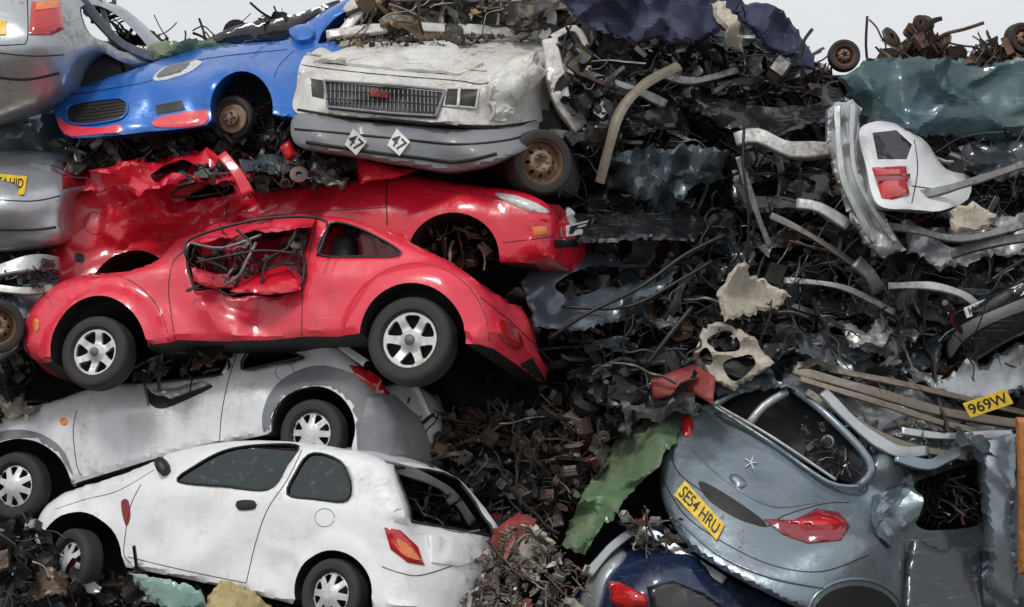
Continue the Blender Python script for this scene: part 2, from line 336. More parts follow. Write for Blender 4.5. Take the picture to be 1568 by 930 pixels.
# ------------------------------------------------------------ side-view cars
class SideCar:
    def __init__(s,name,yaw,roll,anchor,width,belt,k=.35,rt=.10,re=.26,crown=.05):
        p,r=math.radians(yaw),math.radians(roll)
        n=np.array([-math.sin(p),-math.cos(p),0]);up=np.array([0,0,1.])
        s.ex=np.array([math.cos(p),-math.sin(p),0]); s.up=up*math.cos(r)+n*math.sin(r); s.n=n*math.cos(r)-up*math.sin(r)
        s.A=W(*anchor); s.Wd=width; s.k=0; s.crown=crown; s.name=name
        s.R={'t':rt,'e':re,'b':.03,'a':0.,'w':rt}; s.B={'t':.05,'e':.09,'b':0,'a':0,'w':.05}
        a,b=[s.unp(*q,0) for q in belt]; s.bs=(b[1]-a[1])/(b[0]-a[0]); s.b0=a[1]-s.bs*a[0]; s.k=k
        s.root=empty(name); s.tg=Target(); s.bul=[];s.dents=[]; s.cr=[]
    def unp(s,u,v,w):
        d=W(u,v,0)-CAM; t=((s.A-s.n*w-CAM)@s.n)/(d@s.n); p=CAM+d*t-s.A; return np.array([p@s.ex,p@s.up])
    def tum(s,P):
        x=P[:,1]-(s.bs*P[:,0]+s.b0); return s.k*.5*(x+np.sqrt(x*x+.004))
    def unpt(s,u,v,r=0):
        w=r
        for _ in range(4):
            q=s.unp(u,v,w); w=r+s.tum(q[None])[0]
        return q
    def world(s,P,w): return s.A+P[:,:1]*s.ex+P[:,1:2]*s.up-np.asarray(w)[:,None]*s.n
    def build(s,secs,holes,mat,h=.04,inner=None,topcr=0.,sidecr=.006,glass=(),K=16,wincol=3,tcs=3.2):
        px=[];tag=[]; i=0
        while i<len(secs):
            if secs[i][0] in 'tew':
                run=[];tg=[]
                while i<len(secs) and secs[i][0] in 'tew':
                    for q in secs[i][1]: run.append(q);tg.append(secs[i][0])
                    i+=1
                run=np.array(run,float)
                for a in range(len(run)-1):
                    p0,p1,p2,p3=run[max(a-1,0)],run[a],run[a+1],run[min(a+2,len(run)-1)]
                    m=max(1,int(np.linalg.norm(p2-p1)/9))
                    for k in range(m):
                        t=k/m; px.append(.5*((2*p1)+(p2-p0)*t+(2*p0-5*p1+4*p2-p3)*t*t+(3*p1-p0-3*p2+p3)*t**3)); tag.append(tg[a])
                px.append(run[-1]);tag.append(tg[-1])
            else:
                P=lin(secs[i][1],10,False)
                for q in P: px.append(q);tag.append(secs[i][0])
                i+=1
        r0=np.array([s.R[t] for t in tag]); r1=r0.copy()
        for _ in range(3): r1=np.where(r0>=.05,(np.roll(r1,1)+r1+np.roll(r1,-1))/3,r0)
        O=np.array([s.unpt(u,v,r) for (u,v),r in zip(px,r1)])
        keep=[0]
        for j in range(1,len(O)):
            if np.linalg.norm(O[j]-O[keep[-1]])>.006: keep.append(j)
        O=O[keep];tag=[tag[j] for j in keep]; r1=r1[keep]; n=len(O)
        Hs=[np.array([s.unpt(u,v) for u,v in cr(x,9,True)]) for x in holes]
        V,T,L=cdt(O,Hs,h)
        w=s.wf(V,O,r1,tag); wn=w.copy()
        for (u,v,rad,dep) in s.dents:
            c=s.unpt(u,v); d=np.linalg.norm(V-c,axis=1); wn+=dep*np.exp(-(d/rad)**2)
        P3=s.world(V,wn)
        if sidecr: wn=wn+nsm(P3,2.6,sidecr,1.3)
        for (u,v,rad,amp,sc) in s.cr:
            c=s.unpt(u,v); d=np.linalg.norm(V-c,axis=1); wn=wn+(fold(P3,sc,amp,u*.01)+amp*.5)*np.exp(-(d/rad)**2)
        near=s.world(V,wn); far=s.world(V,s.Wd-w)
        mb=MB(); mb.add(near,T,0); mb.add(far,[t[::-1] for t in T],0)
        lo=L[0]; n=len(lo); Pn=near[lo];Pf=far[lo]; O2=V[lo]
        dr=np.roll(O2,-1,0)-np.roll(O2,1,0); nr=np.stack([-dr[:,1],dr[:,0]],1); nr/=np.maximum(np.linalg.norm(nr,axis=1)[:,None],1e-9)
        bb=np.array([s.B[t] for t in tag[:n]]); 
        for _ in range(4): bb=(np.roll(bb,1)+2*bb+np.roll(bb,-1))/4
        Nw=nr[:,:1]*s.ex+nr[:,1:]*s.up
        q=-np.cos(np.linspace(0,math.pi,K+1))
        G=Pn[:,None]+(Pf-Pn)[:,None]*((q+1)/2)[None,:,None]+Nw[:,None]*(bb[:,None]*(1-q[None]**2))[...,None]
        if topcr:
            m=np.array([1. if t in 'tw' else .25 if t=='e' else 0 for t in tag[:n]])
            for _ in range(3): m=(np.roll(m,1)+2*m+np.roll(m,-1))/4
            d=fold(G.reshape(-1,3),tcs,topcr,4.).reshape(n,K+1)*(1-q[None]**6)*m[:,None]
            G=G-Nw[:,None]*(np.abs(d)*1.4)[...,None]
        Fc=[];M=[]
        for i in range(n):
            i2=(i+1)%n
            for j in range(K):
                if tag[i]=='w' and tag[i2]=='w' and wincol<=j<K-wincol: continue
                Fc.append((i*(K+1)+j,i2*(K+1)+j,i2*(K+1)+j+1,i*(K+1)+j+1)); M.append(0 if tag[i] in 'tew' else 1)
        mb.add(G.reshape(-1,3),Fc,M)
        s.tg.add(near,T); s.tg.add(G.reshape(-1,3),Fc)
        s.obj=mb.obj('body',[mat,inner or DARK],s.root,True,solid=.018,weld=True,angle=34)
        for gi,Hh in enumerate(Hs):
            Vg,Tg,Lg=cdt(Hh,[],h); wg=s.wf(Vg,O,r1,tag)
            if gi in glass:
                m2=MB(); m2.add(s.world(Vg,wg+.012),Tg); m2.obj('side_glass_%d'%gi,[GLASS],s.root)
            wl=s.wf(Hh,O,r1,tag); P=s.world(Hh,wl+.002); P=np.vstack([P,P[:2]]); m3=MB(); m3.add(*tubeVF(P,.010)); m3.obj('window_seal_%d'%gi,[BLACK],s.root)
        i=0
        while i<n:
            if tag[i]=='w':
                j=i
                while j+1<n and tag[j+1]=='w': j+=1
                a,b=wincol,K-wincol
                loop=[G[x,a] for x in range(i,j+1)]+[G[j,y] for y in range(a,b+1)]+[G[x,b] for x in range(j,i-1,-1)]+[G[i,y] for y in range(b,a-1,-1)]
                m3=MB(); m3.add(*tubeVF(np.array(loop),.014)); m3.obj('screen_seal',[BLACK],s.root); i=j
            i+=1
    def wf(s,V,O,r1,tag):
        w=s.tum(V); a=O;b=np.roll(O,-1,0); rd=np.zeros(len(V)); tt=np.array(tag)
        for grp in ('tw','e','b'):
            m=np.isin(tt,list(grp))
            if not m.any(): continue
            P=V[:,None];A=a[m][None];B=b[m][None];dd=B-A;t=np.clip(((P-A)*dd).sum(-1)/np.maximum((dd*dd).sum(-1),1e-12),0,1)
            D=np.linalg.norm(P-(A+t[...,None]*dd),axis=-1); k=D.argmin(1); d=D.min(1); r=np.maximum(r1[m][k],.004)
            x=np.maximum(r-d,0); rd=np.maximum(rd,r-np.sqrt(np.maximum(r*r-x*x,0)))
        w=w+rd
        tm=(V[:,1]-(s.bs*V[:,0]+s.b0)); w=w+s.crown*np.clip(-tm-.12,0,1)**2*1.5
        for (c,R,amp,fl) in s.bul:
            d=np.linalg.norm(V-c,axis=1)/R; x=np.clip((d-1)/fl,0,1); w=w-amp*np.where(x<1,(1-x**2.5),0)
        return w
    def flare(s,u,v,R,amp,fl): s.bul.append((s.unpt(u,v),R,amp,fl))
    def wheel(s,u,v,R,kind,w=.10,width=.18,turn=0):
        c=s.unp(u,v,w); C=s.world(c[None],[w])[0]; wheel('wheel',C,s.n+s.ex*turn,R,width,kind,s.root)
    def seat(s,u,v,w=.55,sc=1.):
        c=s.unp(u,v,w); C=s.world(c[None],[w])[0]; M=np.stack([s.ex,-s.n,s.up]); mb=MB()
        for (dx,dz,a,b,cc) in ((0,-.12,.09,.22,.45),(.03,.17,.06,.13,.14)):
            th=np.linspace(-math.pi/2,math.pi/2,9); ph=np.linspace(0,2*math.pi,17)
            sp=lambda x,e:np.sign(x)*np.abs(x)**e
            X=np.array([[a*sc*sp(math.cos(t),.5)*sp(math.cos(p),.5)+dx,b*sc*sp(math.cos(t),.5)*sp(math.sin(p),.5),cc*sc*.5*sp(math.sin(t),.5)+dz] for t in th for p in ph])
            mb.add(X@M+C,gridF(9,17))
        mb.obj('seat',[SEAT],s.root)
def lathe(prof,n=36):
    P=np.array(prof,float); th=np.arange(n)*2*math.pi/n
    V=np.stack([np.outer(np.cos(th),P[:,0]),np.outer(np.sin(th),P[:,0]),np.tile(P[:,1],(n,1))],-1).reshape(-1,3); m=len(P)
    Fc=[(i*m+j,((i+1)%n)*m+j,((i+1)%n)*m+j+1,i*m+j+1) for i in range(n) for j in range(m-1)]
    return V,Fc
def frame(ax):
    ax=np.asarray(ax,float);ax=ax/np.linalg.norm(ax); a=np.cross([0,0,1.],ax)
    if np.linalg.norm(a)<.1: a=np.cross([1.,0,0],ax)
    a/=np.linalg.norm(a); b=np.cross(ax,a); return np.stack([a,b,ax])
def wheel(name,C,ax,R,width,kind,par):
    M=frame(ax); put=lambda V: np.asarray(V)@M+C
    e=empty(name); e.parent=par; rr=R*.66; h=width/2
    if kind!='hub':
        mb=MB(); V,Fc=lathe([(rr,h*.8),(rr+.012,h*.98),(R*.84,h*1.04),(R*.93,h*.98),(R*.975,h*.82),(R,h*.5),(R,h*.26),(R-.008,h*.24),(R-.008,h*.16),(R,h*.14),(R,-h*.14),(R-.008,-h*.16),(R-.008,-h*.24),(R,-h*.26),(R,-h*.5),(R*.97,-h*.85),(R*.85,-h),(rr,-h*.8)],48)
        mb.add(put(V),Fc); mb.obj('tyre',[TYRE],e,angle=40)
        mb=MB(); V,Fc=lathe([(rr+.004,h*.86),(rr-.008,h*.84),(rr-.016,h*.4),(rr-.03,-h*.2),(rr*.5,-h*.25),(0.001,-h*.2)]); 
        mb.add(put(V),Fc); mb.obj('rim_well',[RUST if kind=='steel' else DARK],e)
    def disc(rad,holes,zf,mat,nm,nn=48,th=.012):
        O=[(rad*math.cos(a),rad*math.sin(a)) for a in np.arange(nn)*2*math.pi/nn]
        V,T,L=cdt(O,holes,rad/11); r=np.linalg.norm(V,axis=1)/rad; V3=np.stack([V[:,0],V[:,1],zf(r)],1)
        mb=MB(); mb.add(put(V3),T)
        for k,l in enumerate(L):
            A=V3[l]; B=A-np.array([0,0,th]); m=len(l); mb.add(put(np.vstack([A,B])),[(i,m+i,m+(i+1)%m,(i+1)%m) for i in range(m)])
        mb.obj(nm,[mat],e,angle=50)
    rot=(C[0]*3.7)%1
    def sector(k,n,r1,r2,a1,a2,off=0):
        a=2*math.pi*k/n+off+rot; P=[]
        for r,w in ((r1,-a1),(r2,-a2),(r2*1.03,0),(r2,a2),(r1,a1)): P.append((r*math.cos(a+w),r*math.sin(a+w)))
        return cr(P,(r2-r1)/4,True)
    if kind=='cap':
        hs=[sector(k,8,rr*.46,rr*.84,.06,.22,.2) for k in range(8)]
        disc(rr*1.0,hs,lambda r:h*.78+.03*np.exp(-(r/.35)**2)-.02*(r>.93)+.012*np.sin(r*5),CAPM,'hubcap')
    elif kind=='alloy':
        hs=[sector(k,6,rr*.40,rr*.84,.10,.34,.3) for k in range(6)]
        disc(rr*1.0,hs,lambda r:h*.72+.02*np.exp(-(r/.3)**2)-.03*np.exp(-((r-.45)/.2)**2),CAPM,'alloy_rim',th=.03)
        mb=MB(); V,Fc=lathe([(rr*.19,h*.72),(rr*.18,h*.72+.022),(.001,h*.72+.025)],20); mb.add(put(V),Fc); mb.obj('centre_cap',[GREYTRIM],e)
    elif kind=='steel':
        hs=[[(rr*.62*math.cos(a)+rr*.09*math.cos(b),rr*.62*math.sin(a)+rr*.09*math.sin(b)) for b in np.arange(8)*math.pi/4] for a in np.arange(8)*math.pi/4]
        disc(rr*.98,hs,lambda r:h*.55-.05*np.exp(-((r-.82)/.14)**2)+.03*np.exp(-((r-.42)/.15)**2)-.03*np.exp(-(r/.15)**2),RUSTL,'steel_rim')
        for a in np.arange(5)*2*math.pi/5:
            mb=MB(); V,Fc=lathe([(.012,0),(.012,.02),(.001,.022)],6); V=V+[rr*.3*math.cos(a),rr*.3*math.sin(a),h*.55+.01]; mb.add(put(V),Fc); mb.obj('wheel_nut',[STEEL],e)
    elif kind=='hub':
        mb=MB(); V,Fc=lathe([(R,-.03),(R,0),(R*.95,.004),(R*.55,.004),(R*.52,.05),(R*.45,.055),(R*.22,.055),(R*.2,.08),(.001,.085)],32); mb.add(put(V),Fc); mb.obj('brake_disc',[RUSTL],e,angle=30)
        for a in np.arange(5)*2*math.pi/5:
            mb=MB(); V,Fc=lathe([(.009,0),(.009,.04),(.001,.041)],6); V=V+[R*.34*math.cos(a),R*.34*math.sin(a),.055]; mb.add(put(V),Fc); mb.obj('wheel_stud',[STEEL],e)
def plate(name,quad,depths,txt,mat,tmat,par=None,tg=None,off=.012):
    if tg is not None:
        H=onbody(tg,quad); nm=np.mean([x[1] for x in H],axis=0); nm/=np.linalg.norm(nm); Q=np.array([x[0] for x in H])
        c=Q.mean(0); Q=np.array([q-nm*((q-c)@nm) for q in Q]); Q=Q+nm*(off+max(0,*[((x[0]-c)@nm) for x in H]))
    else:
        Q=np.array([W(u,v,y) for (u,v),y in zip(quad,depths)]); nm=np.cross(Q[3]-Q[0],Q[1]-Q[0]); nm/=np.linalg.norm(nm)
        if nm[1]>0: nm=-nm
    if par is None: par=empty(name)
    mb=MB(); B=Q-nm*.008; mb.add(np.vstack([Q,B]),[(0,3,2,1),(0,1,5,4),(1,2,6,5),(2,3,7,6),(3,0,4,7),(4,5,6,7)]); mb.obj('number_plate',[mat],par,False)
    if txt:
        cu=bpy.data.curves.new('t','FONT'); cu.body=txt; o=bpy.data.objects.new('t',cu); S.collection.objects.link(o)
        cu.offset=.012
        dg=bpy.context.evaluated_depsgraph_get(); me=bpy.data.meshes.new_from_object(o.evaluated_get(dg)); 
        V=np.array([v.co[:2] for v in me.vertices]); Fc=[tuple(p.vertices) for p in me.polygons]; bpy.data.objects.remove(o)
        lo=V.min(0);hi=V.max(0); T=(V-lo)/(hi-lo); a=.06+T[:,:1]*.88; b=.16+(T[:,1:])*.68
        P=(Q[3]*(1-a)+Q[2]*a)*(1-b)+(Q[0]*(1-a)+Q[1]*a)*b+nm*.0035
        mb=MB(); mb.add(P,Fc); mb.obj('plate_lettering',[tmat],par,False)
# ------------------------------------------------------------ junk pieces
def rrot():
    q=rng.normal(size=4);q/=np.linalg.norm(q);w,x,y,z=q
    return np.array([[1-2*(y*y+z*z),2*(x*y-z*w),2*(x*z+y*w)],[2*(x*y+z*w),1-2*(x*x+z*z),2*(y*z-x*w)],[2*(x*z-y*w),2*(y*z+x*w),1-2*(x*x+y*y)]])
def facerot():
    n=np.array([rng.normal(0,.4),-1,rng.uniform(-.2,1.2)]); n/=np.linalg.norm(n); a=np.array([1,0,rng.normal(0,.35)]); a-=n*(a@n); a/=np.linalg.norm(a); b=np.cross(n,a); return np.stack([a,b,n])
def sheetVF(a,b,sz,n,m,am=.06):
    X,Y=np.meshgrid(np.linspace(-.5,.5,n)*a,np.linspace(-.5,.5,m)*b,indexing='ij'); Z=np.zeros_like(X)
    Xw=X+.08*sz*np.sin(Y*7/sz+rng.uniform(0,6));Yw=Y+.08*sz*np.sin(X*6/sz+rng.uniform(0,6))
    for k in range(5):
        t=rng.uniform(0,6.28); fr=rng.uniform(1.2,5.)/sz; Z+=sz*am/(k*.45+1)*np.abs(((Xw*math.cos(t)+Yw*math.sin(t))*fr+rng.uniform(0,2))%2-1)
    cv=rng.uniform(-1.6,1.6)/a; th=X*cv; X2=np.sin(th)/cv-Z*np.sin(th); Z2=(1-np.cos(th))/cv+Z*np.cos(th)
    e=np.zeros((n,m)); e[0]=e[-1]=1; e[:,0]=e[:,-1]=1
    V=np.stack([X2,Y*(1+.35*np.sin(X*9/sz+rng.uniform(0,6))),Z2],-1)+rng.normal(0,1,(n,m,3))*(sz*(.004+.012*e))[...,None]
    return V.reshape(-1,3),gridF(n,m)
def j_sheet(c,sz):
    V,Fc=sheetVF(sz*rng.uniform(.7,1.4),sz*rng.uniform(.2,.5),sz,13,8); return V@rrot()+c,Fc
def j_panel(c,sz):
    V,Fc=sheetVF(sz*rng.uniform(.9,1.6),sz*rng.uniform(.3,.6),sz,26,14,.09); return V@facerot()+c,Fc
def rpath(c,L,k=6,bend=.6,grav=0):
    d=rng.normal(size=3);d[1]*=.5;d[2]*=.7;d/=np.linalg.norm(d);p=np.zeros(3);P=[p.copy()]
    for i in range(k):
        d=d+rng.normal(size=3)*bend*.5; d[2]-=grav; d/=np.linalg.norm(d);p=p+d*L/k;P.append(p.copy())
    P=np.array(P); P-=P.mean(0); return cr(P+c)
def j_tube(c,sz): return tubeVF(rpath(c,sz*rng.uniform(.7,1.8),5,.4),sz*rng.uniform(.012,.04),7)
def j_wire(c,sz): return tubeVF(rpath(c,sz*rng.uniform(1,2.2),7,1.0,.15),rng.uniform(.004,.010),4)
def j_rail(c,sz):
    P=rpath(c,sz*rng.uniform(.9,2.),5,.3); f=rng.normal(size=3)+np.array([0,-1.2,.3]); return channelVF(P,sz*rng.uniform(.07,.18),f,.5)
def boxVF(d):
    x,y,z=np.array(d)/2; c=min(d)*.12; V=[];
    for sx in(-1,1):
        for sy in(-1,1):
            for sz in(-1,1): V+=[(sx*(x-c),sy*(y-c),sz*z),(sx*(x-c),sy*y,sz*(z-c)),(sx*x,sy*(y-c),sz*(z-c))]
    V=np.array(V)
    def i(sx,sy,sz,k): return ((sx>0)*4+(sy>0)*2+(sz>0))*3+k
    Fc=[]
    for sg in(-1,1):
        for f in (lambda a,b:i(a,b,sg,0),lambda a,b:i(a,sg,b,1),lambda a,b:i(sg,a,b,2)): Fc.append((f(-1,-1),f(1,-1),f(1,1),f(-1,1)))
    for a in(-1,1):
        for b in(-1,1):
            Fc.append((i(-1,a,b,0),i(1,a,b,0),i(1,a,b,1),i(-1,a,b,1))); Fc.append((i(a,-1,b,0),i(a,1,b,0),i(a,1,b,2),i(a,-1,b,2))); Fc.append((i(a,b,-1,1),i(a,b,1,1),i(a,b,1,2),i(a,b,-1,2)))
            for c2 in(-1,1): Fc.append((i(a,b,c2,0),i(a,b,c2,1),i(a,b,c2,2)))
    return V,Fc
def join(*vf):
    V=[];Fc=[];n=0
    for v,f in vf: V.append(v);Fc+=[tuple(i+n for i in q) for q in f]; n+=len(v)
    return np.concatenate(V),Fc
def j_box(c,sz):
    V,Fc=boxVF(sz*rng.uniform(.15,.5,3)); V=V+rng.normal(0,sz*.015,V.shape); return V@rrot()+c,Fc
def j_disc(c,sz):
    r=sz*rng.uniform(.15,.35); h=r*rng.uniform(.2,1.); V,Fc=lathe([(r*.3,h*.2),(r*.35,h*.6),(r*.8,h*.55),(r,h*.5),(r,0),(r*.7,-.1*h),(r*.6,-h*.5),(.001,-h*.5)],16); return V@rrot()+c,Fc
def j_spring(c,sz):
    t=np.linspace(0,1,70); r=sz*.13; P=np.stack([r*np.cos(t*38),r*np.sin(t*38),(t-.5)*sz*.8],-1)
    V,Fc=tubeVF(P,r*.14,5); return V@rrot()+c,Fc
def j_eng(c,sz):
    R=rrot(); out=[boxVF((sz*.5,sz*.35,sz*.4))]
    for k in range(3):
        V,Fc=lathe([(.001,sz*.1),(sz*.08,sz*.1),(sz*.09,0),(sz*.06,-sz*.05),(sz*.09,-.1*sz),(.001,-sz*.1)],12); out.append((V@rrot()+rng.uniform(-.25,.25,3)*sz,Fc))
    for k in range(4):
        V,Fc=boxVF((sz*.5,sz*.02,sz*.06)); out.append((V+np.array([0,sz*.18,sz*(-.15+.1*k)]),Fc))
    V,Fc=join(*out); return V@R+c,Fc
KIND={'sheet':j_sheet,'panel':j_panel,'tube':j_tube,'wire':j_wire,'rail':j_rail,'box':j_box,'disc':j_disc,'spring':j_spring,'eng':j_eng}
MIXD=dict(sheet=.19,panel=.06,tube=.22,wire=.20,rail=.16,box=.06,disc=.04,spring=.01,eng=.06)
MIXE=dict(sheet=.12,tube=.22,wire=.16,rail=.14,box=.10,disc=.12,spring=.03,eng=.11)
MIXP=dict(panel=.6,rail=.25,sheet=.15)
def heap(name,poly,cnt,depth,spread,sz,mat,mixd=MIXD,par=None):
    poly=np.array(poly,float); lo=poly.min(0);hi=poly.max(0); mb=MB(); ks=list(mixd);pr=np.array([mixd[k] for k in ks]);pr/=pr.sum(); k=0
    while k<cnt:
        q=rng.uniform(lo,hi)
        if not pip(q[None],poly)[0]: continue
        y=depth(*q)+rng.uniform(-spread,spread); V,Fc=KIND[rng.choice(ks,p=pr)](W(q[0],q[1],y),rng.uniform(*sz)*rng.uniform(.6,1.)); mb.add(V,Fc); k+=1
    return mb.obj(name,[mat],par,True,angle=26)
def bars(name,L,mat,par=None):
    mb=MB()
    for P,rr in L: mb.add(*tubeVF(cr([W(*p) for p in P],.06),rr,8))
    return mb.obj(name,[mat],par)
def chans(name,L,mat,par=None,kink=.3,face=(0,-1,.35)):
    mb=MB()
    for P,w_ in L: mb.add(*channelVF(cr([W(*p) for p in P],.05),w_,face,kink))
    o=mb.obj(name,[mat,DARK],par,True,angle=22); md=o.modifiers.new('gauge','SOLIDIFY'); md.thickness=.006; return o
# ============================================================ WORLD / CAMERA
w=bpy.data.worlds.new("World"); S.world=w; w.use_nodes=True; nt=w.node_tree; bg=nt.nodes['Background']
sky=N(nt,'ShaderNodeTexSky'); sky.sky_type='NISHITA'; sky.sun_disc=False; EL,AZ=55,208
sky.sun_elevation=math.radians(EL); sky.sun_rotation=math.radians(AZ); sky.dust_density=4
hs=N(nt,'ShaderNodeHueSaturation'); hs.inputs['Saturation'].default_value=.25; nt.links.new(sky.outputs[0],hs.inputs['Color'])
tc=N(nt,'ShaderNodeTexCoord'); nz=N(nt,'ShaderNodeTexNoise',Scale=1.6,Detail=5.); nt.links.new(tc.outputs['Generated'],nz.inputs['Vector'])
cl=ramp(nt,nz.outputs[0],.3,.75,(6.3,6.5,6.9,1),(8.5,8.6,8.8,1))
nt.links.new(mix(nt,.8,hs.outputs[0],cl),bg.inputs[0]); bg.inputs[1].default_value=.114
sd=bpy.data.lights.new('sun','SUN'); sd.energy=1.5; sd.angle=math.radians(11); sd.color=(1,.96,.9)
so=bpy.data.objects.new('sun',sd); S.collection.objects.link(so)
a=math.radians(AZ);e=math.radians(EL); dv=Vector((math.sin(a)*math.cos(e),math.cos(a)*math.cos(e),math.sin(e))); so.rotation_euler=dv.to_track_quat('Z','Y').to_euler()
cd=bpy.data.cameras.new('camera'); co=bpy.data.objects.new('camera',cd); S.collection.objects.link(co); S.camera=co
co.location=CAM; co.rotation_euler=(math.radians(90),0,0); cd.sensor_width=36; cd.lens=36*F/1568; cd.clip_end=2000
S.view_settings.view_transform='Standard'; S.view_settings.look='None'; S.view_settings.exposure=0
mb=MB(); mb.add([(-400,-60,0),(400,-60,0),(400,700,0),(-400,700,0)],[(0,1,2,3)]); g=mb.obj('ground',[plain('dirt_ground',(.11,.09,.07),0,.9)],None,False)
sk=np.array([(-400,-60),(0,-60),(60,40),(170,70),(290,75),(380,50),(470,35),(560,20),(640,-20),(1120,-20),(1180,50),(1250,110),(1330,100),(1400,60),(1470,85),(1568,75),(1700,60),(2000,80)])
n,m=150,70; V=[]
for j in range(m):
    for i in range(n):
        u=-400+2400*i/(n-1); top=np.interp(u,sk[:,0],sk[:,1]); t=j/(m-1); v=1060+(top-1060)*min(t/.8,1); y=1.45+1.7*min(t/.8,1)**1.2
        p=W(u,v,y); 
        if t>.8: p=W(u,top,3.15); p[1]+=(t-.8)*12; p[2]-=(t-.8)*1.5
        q=Vector(p); p=p+np.array([0,1,.6])*(noise.noise(q*2.2)*.28+noise.noise(q*6)*.12); V.append(p)
mb=MB(); mb.add(V,[(i*1+j*n,i+1+j*n,i+1+(j+1)*n,i+(j+1)*n) for j in range(m-1) for i in range(n-1)]); mb.obj('scrap_heap_core',[plain('heap_core',(.014,.013,.012),.2,.8)])
# ============================================================ HATCHBACK A (bottom white)
c=SideCar('white_hatchback_car',33,-11,(510,905,-.5),1.5,((215,745),(560,775)),k=.42,rt=.09,re=.22)
c.flare(112,850,.30,.03,.5); c.flare(508,905,.30,.03,.5)
c.dents=[(300,800,.22,.04),(480,840,.12,.02),(230,830,.12,.03)]; c.cr=[(620,830,.25,.045,4),(130,780,.28,.04,4),(320,840,.45,.035,2.6),(540,740,.2,.025,4),(430,850,.25,.025,4)]
c.build([('b',[(74,848)]),('e',[(68,846),(65,822),(70,795),(84,772),(112,752)]),('t',[(150,737),(200,722),(238,706)]),('w',[(262,694),(300,684),(345,677)]),('t',[(375,675),(420,675),(480,680),(540,690),(578,702)]),
 ('w',[(592,714),(606,745),(618,780)]),('e',[(626,806),(634,840),(640,870),(640,905),(632,928)]),('b',[(600,945),(572,945)]),('a',arc(510,905,60,62,-20,192,22)),('b',[(445,925),(380,908),(290,888),(190,868)]),
 ('a',arc(122,852,62,68,-8,180,20))],
 [[(272,737),(300,713),(345,690),(400,681),(455,683),(440,712),(412,750),(340,744)],[(440,757),(452,725),(472,697),(500,697),(528,716),(531,764),(480,764)]],WHITE,glass=(0,1),topcr=.05)
c.wheel(117,864,.285,'cap',.02,.18,-.25); c.wheel(514,912,.275,'cap',.10,.17); c.seat(500,745,.5); c.seat(375,735,.5); c.seat(390,730,1.1)
r=c.root;t=c.tg
seam('door_gap',t,[(216,742),(200,775),(192,820),(190,850),(200,862)],par=r); seam('door_gap',t,[(462,690),(440,735),(410,780),(392,830),(380,880),(374,906)],par=r)
seam('sill_line',t,[(196,853),(280,873),(376,893)],.0035,par=r)
seam('fuel_flap',t,ell(497,793,15,14),.003,GREYTRIM,r)
patch('door_handle',t,[(364,768),(390,767),(391,779),(366,781)],BLACK,.012,.01,r)
patch('tail_lamp',t,[(588,808),(612,812),(640,838),(650,866),(625,862),(598,842)],REDL,.008,.02,r,curve=False); patch('tail_lamp_indicator',t,[(602,822),(622,833),(640,858),(618,852),(604,838)],ORANGEL,.026,.004,r,h=4)
seam('bumper_gap',t,[(585,868),(615,878),(650,880),(740,850)],.004,par=r)
seam('bonnet_gap',t,[(85,780),(130,765),(180,752),(236,720)],.003,par=r)
seam('rear_dirt_strip',t,[(650,800),(700,815),(735,812)],.006,GREYTRIM,r)
patch('torn_bumper_skin',t,[(655,822),(700,826),(738,832),(742,856),(700,868),(660,862)],WHITE,.008,.01,r,curve=False,ch=.06)
patch('scuff_mark',t,[(186,768),(196,766),(200,790),(194,806),(188,790)],RUSTRED,.0025,0,r,h=3); patch('door_mirror',t,[(243,712),(256,706),(262,722),(250,730)],BLACK,.07,.03,r)
heap('rear_window_debris',[(600,720),(690,760),(710,800),(620,780)],35,lambda u,v:.3,.2,(.12,.35),JDARK,par=r)
chans('bent_window_frame',[([(588,712,-.2),(640,728,0.),(690,756,.3),(722,800,.5)],.07)],GREYTRIM,r,kink=.5)
# ============================================================ HATCHBACK B
c=SideCar('white_hatchback_car',20,-8,(480,655,.55),1.6,((0,665),(480,575)),k=.42,rt=.09,re=.22)
c.flare(30,745,.33,.02,.35); c.flare(478,655,.33,.02,.35)
c.dents=[(270,605,.16,.05),(200,660,.3,.03)]; c.cr=[(430,545,.4,.08,4),(230,640,.5,.04,2.8),(60,640,.3,.04,3),(590,620,.3,.06,4)]
c.build([('b',[(-45,755)]),('e',[(-58,745),(-65,710),(-50,678),(-20,655)]),('t',[(20,633),(70,616),(128,598),(150,590)]),('w',[(185,572),(225,550),(262,534)]),('t',[(290,526),(370,518),(450,514),(495,512),(515,524)]),
 ('w',[(530,540),(545,556),(560,572)]),('e',[(585,590),(602,620),(612,655),(608,695)]),('b',[(590,712),(548,705)]),('a',arc(480,655,64,64,-30,185,22)),('b',[(410,665),(340,680),(240,700),(120,738)]),
 ('a',arc(30,748,78,76,5,178,22))],
 [[(180,586),(215,562),(270,540),(362,522),(350,550),(343,572),(260,582)],[(370,565),(378,540),(400,530),(450,540),(462,546),(420,556)]],WHITE2,topcr=.09)
c.wheel(28,745,.285,'cap',.10,.17); c.wheel(482,665,.275,'cap',.12,.17)
r=c.root;t=c.tg
seam('door_gap',t,[(118,628),(112,660),(118,715),(125,728)],par=r); seam('door_gap',t,[(372,520),(352,575),(340,630),(336,680)],par=r)
patch('arch_cladding_rear',t,[(404,662),(402,635),(415,600),(445,573),(490,560),(540,572),(590,598),(612,640),(560,650),(548,690),(544,650),(525,612),(480,594),(440,605),(420,640),(416,664)],BUMPG,.006,.003,r)
patch('rear_bumper',t,[(548,650),(560,610),(600,604),(640,640),(660,690),(660,722),(610,712),(590,712),(550,700)],BUMPG,.02,.01,r,curve=False,ch=.04,cs=3)
patch('arch_cladding_front',t,[(-40,690),(-10,665),(30,658),(70,668),(100,695),(116,745),(106,748),(92,708),(60,680),(30,672),(0,676),(-30,700)],BUMPG,.006,.003,r)
